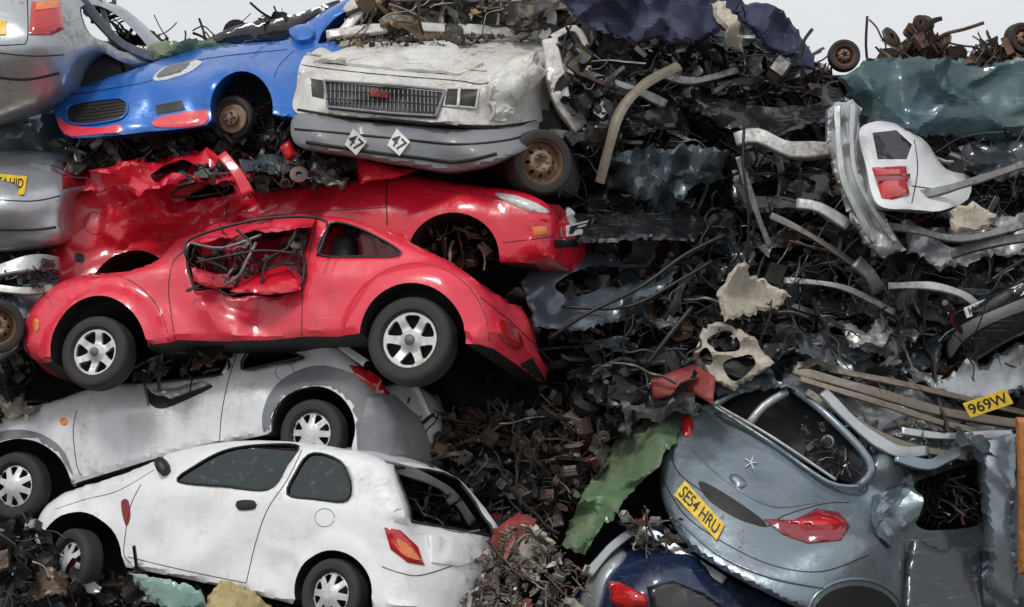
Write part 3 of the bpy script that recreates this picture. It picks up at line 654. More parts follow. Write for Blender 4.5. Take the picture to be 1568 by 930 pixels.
patch('tail_lamp',t,[(534,560),(556,562),(582,580),(598,606),(575,602),(552,584)],REDL,.008,.02,r,curve=False)
patch('indicator',t,ell(98,646,6,6,8),ORANGEL,.008,.004,r,h=3)
patch('door_tear',t,[(222,592),(240,606),(280,602),(310,588),(326,592),(300,606),(250,626),(228,616)],DARK,.004,0,r)
patch('torn_skin',t,[(236,600),(270,596),(312,584),(322,590),(290,602),(262,612)],SILVER,.015,.01,r,curve=False,ch=.04,h=4)
seam('torn_strip',t,[(228,622),(226,604),(222,590)],.009,GREYTRIM,r,.015)
seam('fuel_flap',t,ell(436,570,14,13),.003,GREYTRIM,r)
patch('door_mirror',t,[(152,575),(178,570),(182,586),(158,592)],BLACK,.06,.03,r)
seam('front_pillar',t,[(362,520),(350,560),(343,574)],.02,WHITE2,r,.01)
heap('window_debris',[(200,575),(270,545),(350,530),(340,568),(250,578)],30,lambda u,v:1.,.15,(.1,.3),JDARK,par=r)
heap('rear_debris',[(600,600),(650,640),(662,690),(640,720),(600,640)],30,lambda u,v:.9,.2,(.1,.3),JDARK,par=r)
chans('bent_roof_edge',[([(380,520,.7),(440,512,.8),(498,510,.9),(520,528,.7),(560,556,.5)],.06),([(500,512,1.4),(560,540,1.2),(620,580,1.1),(655,640,1.)],.08)],WHITE2,r,kink=.4)
# ============================================================ RED COUPE
c=SideCar('red_coupe_car',17,-13,(635,520,.0),1.7,((60,430),(700,420)),k=.40,rt=.12,re=.30,crown=.08)
c.flare(155,540,.36,.10,.55); c.flare(635,522,.40,.11,.6)
c.dents=[(380,480,.35,.05),(300,440,.15,.05),(420,500,.15,.03)]; c.cr=[(370,455,.42,.09,3.2),(430,360,.4,.06,5),(720,470,.28,.045,4),(110,480,.22,.025,4),(510,470,.2,.03,4),(240,430,.25,.04,4)]
c.build([('b',[(85,556)]),('e',[(60,556),(44,545),(42,515),(52,482),(72,455),(105,432)]),('t',[(150,420),(200,415),(240,400),(262,380)]),('w',[(285,362),(330,352)]),('t',[(370,340),(400,346),(440,335),(470,342),(495,330),(520,332),(565,343),(610,362),(650,382),(695,405)]),
 ('e',[(738,438),(760,475),(764,510)]),('b',[(750,530),(718,530)]),('a',arc(637,522,80,84,-5,175,26)),('b',[(548,516),(463,514),(350,520),(270,520),(232,532)]),
 ('a',arc(157,540,74,84,5,186,24))],
 [[(286,404),(290,376),(310,364),(345,358),(360,348),(410,352),(440,344),(470,347),(462,380),(466,408),(460,436),(432,440),(416,450),(380,446),(350,452),(326,438),(300,444),(292,426)],[(488,389),(500,352),(514,340),(560,354),(614,389),(550,393)]],PINKRED,topcr=.10)
c.wheel(152,542,.30,'alloy',.10,.2); c.wheel(633,524,.345,'alloy',.08,.22); c.seat(535,385,.6)
r=c.root;t=c.tg
seam('door_gap',t,[(284,385),(266,400),(258,440),(262,480),(268,520)],par=r); seam('door_gap',t,[(482,350),(472,400),(464,440),(462,514)],par=r)
seam('fender_line',t,arc(637,522,112,118,0,170,22),.004,DKRED,r); seam('fender_line',t,arc(155,535,104,116,0,120,18),.004,DKRED,r)
patch('front_indicator',t,ell(56,498,5,10,10),ORANGEL,.01,.01,r,h=3)
patch('rear_lamp',t,[(765,490),(790,505),(800,530),(785,535),(765,515)],REDL,.01,.01,r,h=5)
seam('rear_bumper_gap',t,[(735,455),(790,500),(850,560)],.005,None,r); patch('number_lamp_panel',t,[(790,560),(815,548),(840,590),(826,600)],BLACK,.004,0,r,curve=False)
heap('window_debris',[(290,380),(460,352),(460,435),(300,440)],45,lambda u,v:.6,.15,(.12,.3),junkmat('debris_red',[(4,(.02,.02,.02)),(1,(.4,.01,.02)),(1,(.2,.2,.21)),(2,(.06,.06,.06))],.1,.45),par=r)
relief('torn_door_skin',[(352,448),(372,430),(402,412),(432,402),(462,430),(460,446),(410,452)],[(350,448,.35),(430,402,.6),(460,446,.3)],RED,par=r,crumple=.06,cs=6,skirt=.02,h=5,curve=False)
relief('torn_door_skin',[(292,408),(330,420),(380,424),(372,440),(330,444),(296,430)],[(292,408,.5),(380,424,.6),(330,444,.5)],PINKRED,par=r,crumple=.06,cs=6,skirt=.02,h=5,curve=False)
relief('caved_roof_skin',[(282,364),(340,340),(400,346),(440,332),(484,334),(476,350),(420,352),(360,360),(300,374)],[(282,364,.6),(340,340,.9),(484,334,.7),(420,352,.45),(300,374,.45)],PINKRED,par=r,crumple=.10,cs=5,skirt=.02,h=5,curve=False,jag=1)
bars('hanging_seal',[([(288,400,.35),(284,372,.4),(330,352,.5),(400,336,.5),(470,332,.5),(500,340,.5),(498,360,.4),(486,392,.28)],.012),([(360,440,.4),(372,410,.4),(385,375,.45),(362,352,.5)],.012),([(300,402,.35),(350,392,.4),(400,384,.4),(452,388,.38)],.01),([(400,440,.4),(408,400,.45),(440,380,.45),(455,350,.5)],.012)],BLACK,r)
bars('bent_frame',[([(345,438,.4),(368,420,.38),(378,400,.38),(392,372,.45)],.014),([(292,372,.4),(340,380,.42),(400,360,.5)],.012)],STEEL,r)
# ============================================================ RED HATCH
c=SideCar('red_hatchback_car',14,-4,(695,385,.75),1.7,((90,320),(850,330)),k=.5,rt=.10,re=.28,crown=.06)
c.flare(695,385,.36,.02,.4)
c.dents=[(250,320,.2,.12),(160,350,.2,.06),(420,330,.3,.04)]; c.cr=[(230,315,.55,.26,4.5),(320,325,.3,.16,6),(450,305,.4,.08,4),(120,345,.3,.09,4),(720,300,.4,.03,2.5)]
c.build([('b',[(90,434)]),('e',[(80,430),(78,395),(86,345),(90,305),(112,284)]),('t',[(140,276),(160,262),(185,262),(205,248),(250,240),(270,236),(300,238),(330,238),(350,240),(372,250),(400,258),(480,262),(530,258),(552,246)]),('t',[(580,250),(620,264),(680,278),(740,286),(790,292),(828,306)]),
 ('e',[(848,325),(858,350),(856,380),(848,398)]),('b',[(810,402),(768,402)]),('a',arc(695,392,70,66,-8,180,20)),('b',[(610,420),(255,434)]),('a',arc(195,434,58,54,0,178,16))],
 [[(262,300),(285,284),(335,276),(350,290),(310,300)],[(384,290),(392,268),(450,270),(540,262),(548,276),(470,284)]],RED,topcr=.17,h=.028,K=26,wincol=4)
r=c.root;t=c.tg
seam('door_gap',t,[(350,300),(346,345),(350,430)],par=r); seam('door_gap',t,[(594,262),(592,300),(593,345)],.006,par=r)
seam('side_line',t,[(365,335),(480,325),(590,318)],.0035,DKRED,r)
seam('fuel_flap',t,ell(146,342,17,17),.003,None,r); patch('rear_lamp_hole',t,[(116,388),(128,390),(128,402),(116,400)],BLACK,.004,0,r,h=4)
patch('headlamp',t,[(758,297),(790,300),(825,314),(842,326),(810,324),(780,312)],WHITEL,.006,.02,r)
patch('headlamp',t,[(868,318),(884,330),(892,345),(880,350),(868,336)],WHITEL,.006,.02,r)
patch('indicator_lamp',t,[(814,348),(836,346),(838,358),(818,361)],ORANGEL,.008,.004,r,h=4,curve=False)
patch('grille_opening',t,[(848,368),(884,366),(884,378),(850,380)],BLACK,.006,0,r,h=4,curve=False)
seam('bonnet_gap',t,[(600,268),(680,292),(750,302),(845,328),(868,340)],.004,None,r); seam('bumper_gap',t,[(770,372),(820,366),(848,362)],.004,None,r)
plate('plate',[(866,346),(886,344),(887,360),(867,363)],None,'R',WPL,BLACK,r,t)
heap('suspension',[(640,350),(750,350),(755,410),(630,410)],36,lambda u,v:1.05,.15,(.15,.3),JRUST,MIXE,par=r)
chans('crushed_pillars',[([(340,238,.72),(362,264,.62),(380,298,.57)],.09)],RED,r,kink=.3)
relief('folded_roof_skin',[(118,284),(160,262),(210,246),(262,236),(330,236),(352,250),(356,276),(330,282),(290,276),(250,290),(216,300),(180,292),(140,296)],[(118,284,.85),(262,238,1.3),(340,240,1.1),(350,276,.66),(216,300,.62),(140,296,.8)],RED,par=r,crumple=.26,cs=4.5,skirt=.03,h=5,curve=False,jag=1.5,seed=3.,holes=[[(232,262),(270,254),(310,256),(296,268),(250,274)]])
relief('folded_roof_skin',[(545,242),(575,252),(640,262),(600,272),(552,282)],[(545,242,1.),(640,262,.8),(552,282,.8)],RED,par=r,crumple=.07,cs=5,skirt=.03,h=6,curve=False)
relief('crushed_roof_panel',[(360,242),(420,238),(480,246),(545,244),(556,258),(500,266),(440,262),(400,268),(372,262)],[(360,242,1.2),(545,244,1.2),(500,266,.8),(372,262,.75)],SLATE,par=r,crumple=.16,cs=5,skirt=.03,h=5,curve=False,jag=1.5)
heap('roof_debris',[(270,275),(345,255),(380,250),(560,250),(545,275),(400,285)],60,lambda u,v:.95,.2,(.1,.35),JDARK,par=r)
# ============================================================ BLUE SPORTS CAR
r=empty('blue_sports_car'); t=Target()
ar=arc(370,165,48,56,-10,190,18)
relief('body',[(78,152),(95,140),(150,124),(215,104),(265,84),(320,72),(380,66),(440,60),(470,35),(505,12),(548,-8),(556,0),(515,26),(492,52),(486,66),(520,72),(520,176),(430,178)]+ar+[(316,192),(240,200),(180,207),(110,210),(93,196),(82,172)],
 [(90,175,1.7),(80,152,1.9),(150,180,1.35),(230,180,1.2),(310,175,1.25),(330,110,1.35),(430,110,1.5),(500,120,1.6),(230,118,1.5),(150,130,1.75),(270,86,2.2),(380,68,2.2),(440,62,2.1),(545,0,2.3)],BLUE,skirt=.9,par=r,tg=t,crumple=.035,cs=1.8,h=8,ang=40)
patch('grille_opening',t,[(103,170),(118,160),(185,152),(195,158),(190,180),(150,190),(110,190)],BLACK,.004,0,r)
seam('grille_rim',t,[(103,170),(118,160),(185,152),(195,158),(190,180),(150,190),(110,190)],.01,BLUE,r,.01,closed=True)
for k in range(5): seam('grille_bar',t,[(108,166+k*5),(150,162+k*5),(190,156+k*5)],.003,DARK,r,.008)
patch('lower_bumper_red',t,[(90,180),(108,192),(150,196),(185,192),(190,202),(150,206),(108,209),(92,196)],PINKRED,.008,0,r); patch('lower_bumper_red',t,[(240,182),(300,170),(318,172),(314,190),(270,196),(236,194)],PINKRED,.008,0,r)
patch('fog_recess',t,[(238,162),(278,154),(284,168),(240,176)],BLACK,.005,0,r,h=5,curve=False)
patch('headlamp',t,[(234,122),(252,104),(300,92),(310,96),(288,112),(250,124)],WHITEL,.006,.012,r)
patch('headlamp_inner',t,[(240,119),(256,106),(290,98),(280,110),(250,120)],GREYTRIM,.02,.003,r,h=4)
seam('bonnet_gap',t,[(110,145),(170,136),(230,124),(252,104),(330,88),(440,76)],.005,None,r)
seam('wing_gap',t,[(420,118),(428,100),(450,78)],.004,None,r)
wheel('brake_hub',W(356,182,1.55),(-.25,-1,.1),.19,.1,'steel',r); wheel('brake_hub',W(356,182,1.45),(-.25,-1,.1),.12,.1,'hub',r)
relief('wheel_well',[(322,200),(322,120),(370,105),(418,120),(425,190),(400,215),(340,215)],2.,DARK,skirt=.2,par=r)
heap('suspension',[(330,130),(410,125),(415,190),(390,190)],16,lambda u,v:1.85,.1,(.15,.3),JRUST,MIXE,par=r)
patch('door_mirror',t,[(445,52),(470,44),(484,52),(478,66),(455,68)],BLUE,.05,.03,r)
relief('windscreen',[(300,74),(360,40),(440,25),(520,0),(500,20),(470,40),(440,60),(380,66)],2.5,BLACKP,skirt=.4,par=r)
# ============================================================ WHITE VAN
r=empty('white_van'); t=Target()
relief('front_body',[(452,172),(454,130),(462,95),(482,76),(520,62),(600,54),(700,52),(790,56),(836,62),(846,100),(842,150),(838,178),(805,192),(745,196),(680,190),(600,184),(520,178)],
 [(456,160,1.1),(480,150,.95),(600,150,.85),(740,165,.85),(790,160,1.05),(840,150,1.7),(465,100,1.2),(600,112,.92),(740,125,.92),(800,110,1.2),(842,90,1.8),(520,66,2.2),(700,56,2.4),(800,60,2.4),(620,85,1.6)],CREAM,skirt=.5,par=r,tg=t,crumple=.075,cs=3.4,h=6,ang=28,seed=5.)
patch('grille',t,[(497,128),(600,136),(682,144),(668,182),(600,178),(503,168)],BLACK,.02,0,r,curve=False)
seam('grille_frame',t,[(497,128),(600,135),(682,143),(668,182),(600,178),(503,168)],.012,BUMPG,r,.035,smooth=False,closed=True,flatn=True)
for k in range(26): 
    u=508+k*6.4; seam('grille_slat',t,[(u,133+k*.45),(u+.5,167+k*.45)],.005,BUMPG,r,.035,smooth=False,flatn=True)
for vv in (144,156): seam('grille_bar',t,[(500,vv),(600,vv+5),(674,vv+10)],.004,DARK,r,.045,flatn=True)
patch('grille_badge',t,[(566,138),(596,141),(594,152),(568,149)],RUSTRED,.055,.004,r,h=4,curve=False)
patch('headlamp_opening',t,[(476,121),(496,124),(496,152),(478,148)],BLACK,.006,0,r,h=4,curve=False); patch('headlamp_opening',t,[(684,138),(734,138),(728,166),(680,164)],BLACK,.006,0,r,h=4,curve=False)
seam('headlamp_frame',t,[(684,138),(734,138),(728,166),(680,164)],.010,CREAM,r,.012,smooth=False,closed=True); seam('headlamp_frame',t,[(704,138),(700,166)],.014,CREAM,r,.015,smooth=False)
seam('bonnet_edge',t,[(462,100),(520,108),(600,116),(700,124),(745,128),(800,100)],.007,DARK,r)
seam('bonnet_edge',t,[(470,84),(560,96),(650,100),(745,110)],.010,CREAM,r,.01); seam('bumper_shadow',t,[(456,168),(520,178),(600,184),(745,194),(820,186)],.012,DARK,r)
patch('wing_fold',t,[(745,130),(780,92),(812,90),(826,120),(800,150),(770,188),(748,186)],CREAM,.01,.01,r,curve=False,ch=.14,h=5)
patch('bonnet_dent',t,[(480,96),(530,80),(620,70),(700,78),(740,100),(700,116),(600,108)],CREAM,.005,.0,r,curve=False,ch=.08,h=6,cs=3.4,seed=4.)
tb=Target()
relief('bumper',[(446,186),(462,174),(520,180),(600,190),(700,198),(780,196),(822,186),(824,200),(815,222),(770,244),(700,262),(640,256),(560,242),(470,228),(448,214)],
 [(450,186,1.0),(480,188,.80),(600,196,.74),(720,204,.74),(480,208,.62),(600,215,.56),(720,230,.54),(700,256,.70),(560,238,.70),(480,224,.72),(790,196,.95),(800,220,.8),(822,190,1.3)],BUMPG,skirt=.3,par=r,tg=tb,crumple=.03,cs=3,h=6,ang=35)
seam('bumper_groove',tb,[(452,198),(520,204),(600,212),(700,221),(770,216),(815,205)],.012,BLACK,r)
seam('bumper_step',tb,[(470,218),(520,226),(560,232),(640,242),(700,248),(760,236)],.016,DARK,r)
for (x,y) in ((545,220),(610,222)):
    plate('hazard_plate',[(x-2,y-20),(x+18,y-2),(x+2,y+20),(x-17,y+2)],None,'47',WPL,BLACK,r,tb,off=.02)
wheel('front_wheel',W(823,250,1.0),(.42,-1,.05),.27,.24,'steel',r)
relief('wheel_arch',[(742,215),(770,185),(838,168),(872,200),(880,300),(760,270)],1.5,DARK,skirt=.3,par=r)
chans('door_frame',[([(842,62,1.6),(850,110,1.5),(862,160,1.4),(890,196,1.4)],.14),([(845,58,1.7),(880,44,1.8),(900,80,1.8),(896,130,1.7),(905,180,1.6)],.06),([(850,100,1.6),(900,118,1.6),(950,132,1.7)],.06)],CREAM,r,kink=.5)
chans('screen_frame',[([(500,54,2.),(600,42,2.),(720,46,2.1),(830,54,2.2)],.09),([(530,20,2.2),(560,0,2.2),(700,-8,2.2),(820,0,2.2)],.09),([(520,58,2.),(555,10,2.1),(575,-20,2.2)],.09),([(830,60,2.),(845,30,2.),(830,0,2.1),(780,-15,2.2)],.09)],CREAM,r)
JCAB=junkmat('cab_scrap',[(4,(.025,.025,.025)),(2,(.24,.22,.19)),(2.5,(.13,.085,.05)),(.6,(.45,.3,.1)),(2,(.06,.055,.05)),(.8,(.5,.48,.45))],.1,.55)
heap('cab_debris',[(530,5),(620,-20),(860,-20),(900,40),(830,58),(540,54)],150,lambda u,v:2.3,.35,(.25,.6),JCAB,par=r)
heap('bonnet_rubble',[(500,62),(560,54),(800,54),(820,64),(700,70),(540,74)],140,lambda u,v:1.95,.25,(.05,.14),JCAB,dict(box=.4,sheet=.4,tube=.2),par=r)
heap('side_linkage',[(850,60),(960,110),(960,220),(900,280),(870,200)],80,lambda u,v:1.5,.2,(.2,.5),JDARK,MIXE,par=r)
# ============================================================ GREY-BLUE HATCH (right)
r=empty('grey_hatchback_car'); t=Target()
relief('rear_body',[(1092,620),(1130,640),(1200,690),(1268,738),(1318,746),(1342,700),(1372,690),(1396,716),(1404,790),(1390,850),(1380,960),(1290,960),(1230,935),(1140,892),(1060,842),(1026,792),(1012,735),(1016,690),(1046,642)],
 [(1092,620,1.3),(1046,642,1.1),(1012,730,.8),(1100,700,.75),(1190,710,.7),(1270,742,.65),(1320,746,.7),(1060,780,.4),(1150,790,.28),(1200,800,.3),(1100,850,.05),(1180,880,-.12),(1260,900,-.15),(1250,840,-.02),(1320,830,.1),(1350,720,.6),(1395,740,1.),(1400,830,.9),(1370,940,.5),(1050,830,.2)],GREYBLUE,skirt=.6,par=r,tg=t,h=7,crumple=.022,cs=2.,rnd=.06,ang=40)
seam('tailgate_gap',t,[(1050,645),(1030,690),(1040,725),(1090,762),(1165,806),(1200,790),(1260,772),(1300,770)],.005,None,r)
seam('bumper_gap',t,[(1014,732),(1050,790),(1120,838),(1190,868),(1260,875),(1330,850)],.005,None,r)
seam('bumper_crease',t,[(1030,790),(1100,850),(1180,885),(1260,900)],.01,GREYBLUE,r,.008); seam('tailgate_crease',t,[(1060,690),(1110,735),(1180,775),(1250,770)],.008,GREYBLUE,r,.002)
patch('plate_recess',t,[(1070,738),(1100,750),(1160,790),(1172,806),(1130,795),(1085,766)],BLACK,.003,0,r,h=5)
patch('boot_handle',t,[(1116,730),(1130,728),(1144,742),(1130,748)],GREYBLUE,.01,.02,r,h=4)
patch('tail_lamp',t,[(1170,796),(1215,798),(1250,780),(1286,786),(1302,806),(1288,828),(1238,833),(1200,820)],DREDL,.01,.03,r,curve=False); patch('tail_lamp_lens',t,[(1200,806),(1250,796),(1290,806),(1262,812)],REDL,.042,.004,r,h=4,curve=False)
patch('tail_lamp',t,[(1044,640),(1060,642),(1060,664),(1048,670)],REDL,.02,.02,r,h=4)
plate('plate',[(1050,740),(1110,806),(1098,830),(1033,762)],None,'SE54 HRU',YEL,BLACK,r,t,off=.02)
for a in range(5):
    th=a*1.25; seam('badge',t,[(1150,710),(1150+11*math.cos(th),710+11*math.sin(th))],.006,WPL,r,.01,smooth=False)
relief('side_body',[(1345,700),(1400,715),(1450,690),(1480,668),(1556,664),(1640,680),(1640,1000),(1380,1000),(1388,880)],[(1345,720,.8),(1400,720,.9),(1480,670,1.3),(1560,665,1.2),(1560,930,1.),(1640,900,1.4),(1390,930,.7)],DKBLUE,holes=[[(1400,745),(1440,725),(1490,715),(1508,740),(1508,800),(1450,812),(1404,806)]],par=r,tg=t,crumple=.07,cs=2.2,skirt=.3)
relief('bent_side_panel',[(1462,672),(1500,664),(1556,668),(1552,760),(1560,860),(1556,960),(1508,960),(1518,860),(1512,780),(1500,710)],[(1462,672,1.),(1556,668,.95),(1530,800,.75),(1508,900,.8),(1556,950,.85)],GREYBLUE,par=r,crumple=.08,cs=2.5,skirt=.2,h=7,curve=False,rnd=.06,jag=1)
relief('lower_door_panel',[(1396,830),(1440,836),(1500,830),(1506,880),(1500,1000),(1392,1000)],[(1396,830,.7),(1500,830,.9),(1450,920,.6)],DKBLUE,par=r,crumple=.03,cs=2,skirt=.2,rnd=.05)
chans('side_pillar',[([(1370,700,.75),(1420,712,.75),(1450,700,.85),(1500,676,1.)],.09)],GREYBLUE,r,kink=.3)
patch('wheel_arch',t,arc(1310,945,66,48,0,180,14)+[(1300,950)],BLACK,.006,0,r)
seam('arch_lip',t,arc(1310,945,74,58,0,180,14),.014,GREYBLUE,r)
patch('quarter_dent',t,[(1335,760),(1390,740),(1396,800),(1360,840),(1330,810)],GREYBLUE,.005,.01,r,curve=False,ch=.12,h=6)
relief('crushed_roof',[(1205,562),(1260,560),(1350,580),(1450,612),(1570,650),(1600,672),(1480,672),(1430,700),(1360,690),(1300,640),(1240,606),(1195,590)],[(1205,562,1.4),(1350,640,1.),(1570,650,1.8),(1430,700,.95)],SILVER,par=r,crumple=.18,cs=3.5,skirt=.06,h=6,curve=False,jag=2)
mb=MB()
for P,rr in (([(1092,622,1.15),(1130,600,1.2),(1185,588,1.25),(1212,594,1.2)],.03),([(1212,594,1.2),(1260,630,.9),(1320,690,.7),(1334,722,.65),(1315,745,.65)],.035),([(1092,622,1.15),(1180,678,.85),(1268,738,.62),(1315,745,.6)],.018)): mb.add(*tubeVF(cr([W(*p) for p in P],.05),rr,8))
mb.obj('rear_window_frame',[GREYBLUE],r)
bars('parcel_shelf_tube',[([(1145,652,1.05),(1170,622,1.1),(1205,600,1.15)],.035),([(1100,622,1.05),(1180,668,.78),(1280,735,.6)],.012)],LTGREY,r)
chans('roof_rails',[([(1215,566,1.1),(1330,598,.95),(1450,632,1.),(1600,655,1.2)],.08),([(1225,580,1.05),(1350,618,.9),(1460,652,.95),(1600,676,1.2)],.05),([(1235,600,1.),(1300,640,.85),(1380,680,.8),(1480,700,.9)],.06),([(1270,566,1.1),(1400,592,1.),(1600,640,1.3)],.05)],OLIVE,r,kink=.2)
chans('crushed_roof_edge',[([(1260,600,.9),(1310,650,.8),(1370,690,.75),(1420,690,.8)],.09),([(1380,660,.8),(1450,668,.85),(1550,664,1.)],.06)],SILVER,r,kink=.4)
relief('parcel_shelf',[(1105,628),(1210,600),(1325,705),(1310,742),(1200,690)],[(1105,628,1.6),(1210,600,1.6),(1310,742,1.1)],plain('dark_mesh',(.05,.05,.055),0,.8),par=r,skirt=.1)
heap('window_debris',[(1220,640),(1260,650),(1315,720),(1290,735),(1240,700)],40,lambda u,v:.95,.12,(.1,.25),JDARK,par=r)
heap('side_debris',[(1395,725),(1490,715),(1505,800),(1410,810)],50,lambda u,v:1.25,.2,(.2,.45),JWIRE,dict(wire=.6,tube=.4),par=r); heap('roof_debris',[(1300,640),(1500,660),(1480,720),(1380,730)],50,lambda u,v:1.,.15,(.12,.3),JGREY,MIXP,par=r)
# ============================================================ car beneath it
r=empty('blue_hatchback_car'); t=Target()
relief('rear_body',[(886,925),(905,875),(935,835),(975,805),(1010,800),(1060,845),(1120,890),(1200,930),(1240,1000),(880,1000)],[(890,920,.5),(975,805,1.),(1060,860,.3),(960,900,.1),(1200,960,.2),(1000,950,0)],paint('blue_black',(.015,.03,.08),.3,.2,.3),par=r,tg=t,skirt=.5,crumple=.09,cs=3)
patch('silver_quarter',t,[(890,925),(908,876),(940,840),(960,850),(930,890),(915,940),(890,945)],SILVER,.02,.02,r); patch('silver_bumper',t,[(990,900),(1030,890),(1080,910),(1120,940),(1000,945)],BLACKP,.02,.04,r,curve=False)
patch('tail_lamp',t,[(932,890),(950,892),(990,912),(992,928),(960,935),(936,925)],REDL,.015,.03,r,curve=False)
chans('window_frame',[([(900,880,.4),(940,835,.5),(985,812,.6),(1040,845,.4),(1110,890,.2)],.07)],SILVER,r); heap('debris',[(955,790),(1040,800),(1090,850),(980,850)],70,lambda u,v:.5,.2,(.1,.3),JLIGHT,par=r)
# ============================================================ LEFT CARS
r=empty('silver_estate_car'); t=Target()
relief('body',[(-60,-40),(118,-40),(150,-2),(188,12),(225,45),(262,84),(240,98),(205,100),(180,92),(150,78),(118,92),(104,120),(92,140),(40,168),(-60,170)],[(0,0,1.3),(0,100,1.1),(70,60,1.15),(100,20,1.5),(110,100,1.4),(200,90,2.),(250,90,2.3),(0,160,1.4),(180,20,2.2)],SILVER,holes=[[(122,12),(145,8),(180,25),(225,72),(190,80),(165,66),(135,50)]],par=r,tg=t,skirt=.5,h=8,crumple=.02,cs=2,rnd=.05)
patch('tail_lamp',t,[(48,4),(92,0),(98,45),(80,54),(44,54)],REDL,.01,.02,r,curve=False); patch('tail_lamp_amber',t,[(54,8),(86,5),(88,16),(52,20)],ORANGEL,.034,.003,r,h=4,curve=False)
seam('panel_gap',t,[(42,0),(42,60),(30,68),(-10,70)],.005,None,r); seam('bumper_gap',t,[(-10,80),(50,86),(98,84)],.006,None,r); seam('bumper_edge',t,[(-10,118),(40,122),(90,112)],.012,BLACK,r); patch('plate_edge',t,[(-10,30),(10,32),(9,54),(-10,54)],YEL,.01,0,r,h=4,curve=False)
relief('wheel_well',[(96,150),(110,95),(150,76),(182,94),(180,130),(120,150)],2.,DARK,par=r,skirt=.2)
chans('window_pillar',[([(118,-10,1.8),(150,30,1.9),(190,70,2.),(250,92,2.2)],.08),([(150,-5,2.1),(165,40,2.1),(175,80,2.)],.05)],SLATE,r)
heap('cabin_debris',[(150,10),(200,40),(240,85),(180,85)],30,lambda u,v:2.7,.2,(.15,.4),JDARK,par=r)
r=empty('silver_saloon_car'); t=Target()
relief('rear_body',[(-60,236),(40,232),(100,236),(140,248),(150,270),(142,288),(108,296),(96,330),(84,372),(-60,374)],[(0,240,1.9),(100,240,1.9),(0,280,1.3),(90,285,1.35),(145,265,1.8),(0,320,1.1),(80,330,1.3),(0,370,1.3)],SILVER,par=r,tg=t,skirt=.5,rnd=.05,h=8,crumple=.02,cs=2)
patch('tail_lamp',t,[(95,252),(130,250),(150,266),(140,282),(95,290)],DREDL,.01,.02,r,curve=False); plate('plate',[(-20,270),(42,274),(38,301),(-20,302)],None,'SC54 HJD',YEL,BLACK,r,t); seam('bumper_gap',t,[(-10,306),(50,308),(92,300)],.006,None,r); seam('bumper_edge',t,[(-10,352),(50,352),(86,348)],.012,BLACK,r)
relief('boot_lid',[(-60,168),(20,176),(90,170),(110,200),(110,232),(40,240),(-60,236)],[(0,170,2.),(0,230,1.9),(100,200,2.1)],SLATE,par=r,crumple=.14,cs=3.5,skirt=.3,jag=1.5)
r=empty('dark_hatchback_car'); t=Target()
relief('body',[(-60,392),(30,388),(80,396),(92,430),(78,470),(40,500),(20,540),(-60,560)],[(0,390,1.8),(80,400,1.8),(0,450,1.2),(80,450,1.5),(0,540,1.2)],GREYBLUE,par=r,tg=t,crumple=.12,cs=3.5,skirt=.4,h=7)
wheel('wheel',W(-5,500,1.),(.3,-1,0),.22,.2,'steel',r)
chans('front_crossmember',[([(-20,420,1.1),(20,410,1.1),(60,402,1.15),(90,405,1.3)],.12),([(-20,440,1.05),(40,446,1.05),(84,440,1.2)],.06)],LTGREY,r,kink=.4)
heap('engine_bay',[(-20,400),(80,400),(80,440),(-20,450)],40,lambda u,v:1.15,.1,(.1,.3),JDARK,MIXE,par=r)
# ============================================================ LOOSE PANELS
P_=[
('van_side_panel',[(1286,112),(1340,92),(1380,86),(1480,90),(1640,94),(1640,206),(1540,214),(1430,208),(1380,204),(1330,190),(1304,150)],1.8,TEAL,.17,3.2),
('tarpaulin',[(872,-20),(1112,-20),(1126,20),(1100,45),(1070,58),(1010,64),(950,60),(905,40)],1.55,NAVY,.20,4),
('tarpaulin',[(1122,4),(1180,14),(1225,50),(1252,98),(1215,108),(1180,80),(1150,50)],1.8,NAVY,.16,4.5),
('torn_cloth',[(1088,4),(1110,2),(1128,40),(1136,78),(1118,70),(1104,46)],1.5,BEIGE,.1,4),
('crushed_car_panel',[(925,242),(1000,222),(1070,226),(1118,228),(1108,270),(1060,290),(1022,328),(994,300),(932,288)],1.4,SLATE,.24,7),
('torn_lining',[(1100,450),(1118,420),(1142,396),(1150,420),(1214,452),(1190,474),(1150,484),(1106,494)],1.0,BEIGE,.10,3),
('rusty_box',[(996,582),(1062,558),(1096,578),(1092,620),(1058,602),(1000,614)],[(996,582,.9),(1062,558,1.),(1096,578,.7),(1092,620,.6),(1000,614,.9)],RUSTRED,.03,3),
('crushed_green_car',[(862,840),(884,772),(905,742),(926,700),(960,655),(1010,628),(1060,608),(1078,624),(1050,644),(1024,690),(985,738),(940,786),(896,850)],[(870,840,.4),(1060,610,1.3),(920,700,1.2),(1000,740,.5)],GREEN,.20,5.5),
('white_bonnet_panel',[(1418,596),(1456,572),(1492,546),(1502,566),(1560,524),(1640,500),(1640,640),(1560,600),(1470,616)],1.1,SILVER,.12,2.8),
('teal_sheet',[(198,880),(250,890),(306,906),(318,934),(262,938),(226,916)],-.2,paint('pale_teal',(.25,.42,.38),0,.4,.3),.08,3),
('crumpled_box',[(306,940),(334,892),(372,902),(404,918),(424,950)],-.2,YEL2,.08,3),
('orange_container',[(1557,640),(1640,640),(1640,900),(1562,880)],.6,ORANGE,.03,2),
('crushed_car_panel',[(1450,325),(1490,312),(1530,330),(1510,350),(1460,356)],1.1,BEIGE,.12,5),
('crushed_car_panel',[(740,830),(790,790),(820,800),(800,850),(760,860)],.3,RUSTRED,.10,4),
('crushed_car_panel',[(780,850),(820,800),(850,830),(830,880),(790,885)],.1,BEIGE,.12,5),
('crushed_car_panel',[(240,66),(300,62),(360,70),(280,86),(220,104),(200,96)],2.2,GREEN,.10,4),
('red_fragment',[(428,225),(442,214),(456,238),(440,250)],1.1,REDF,.02,4),
]
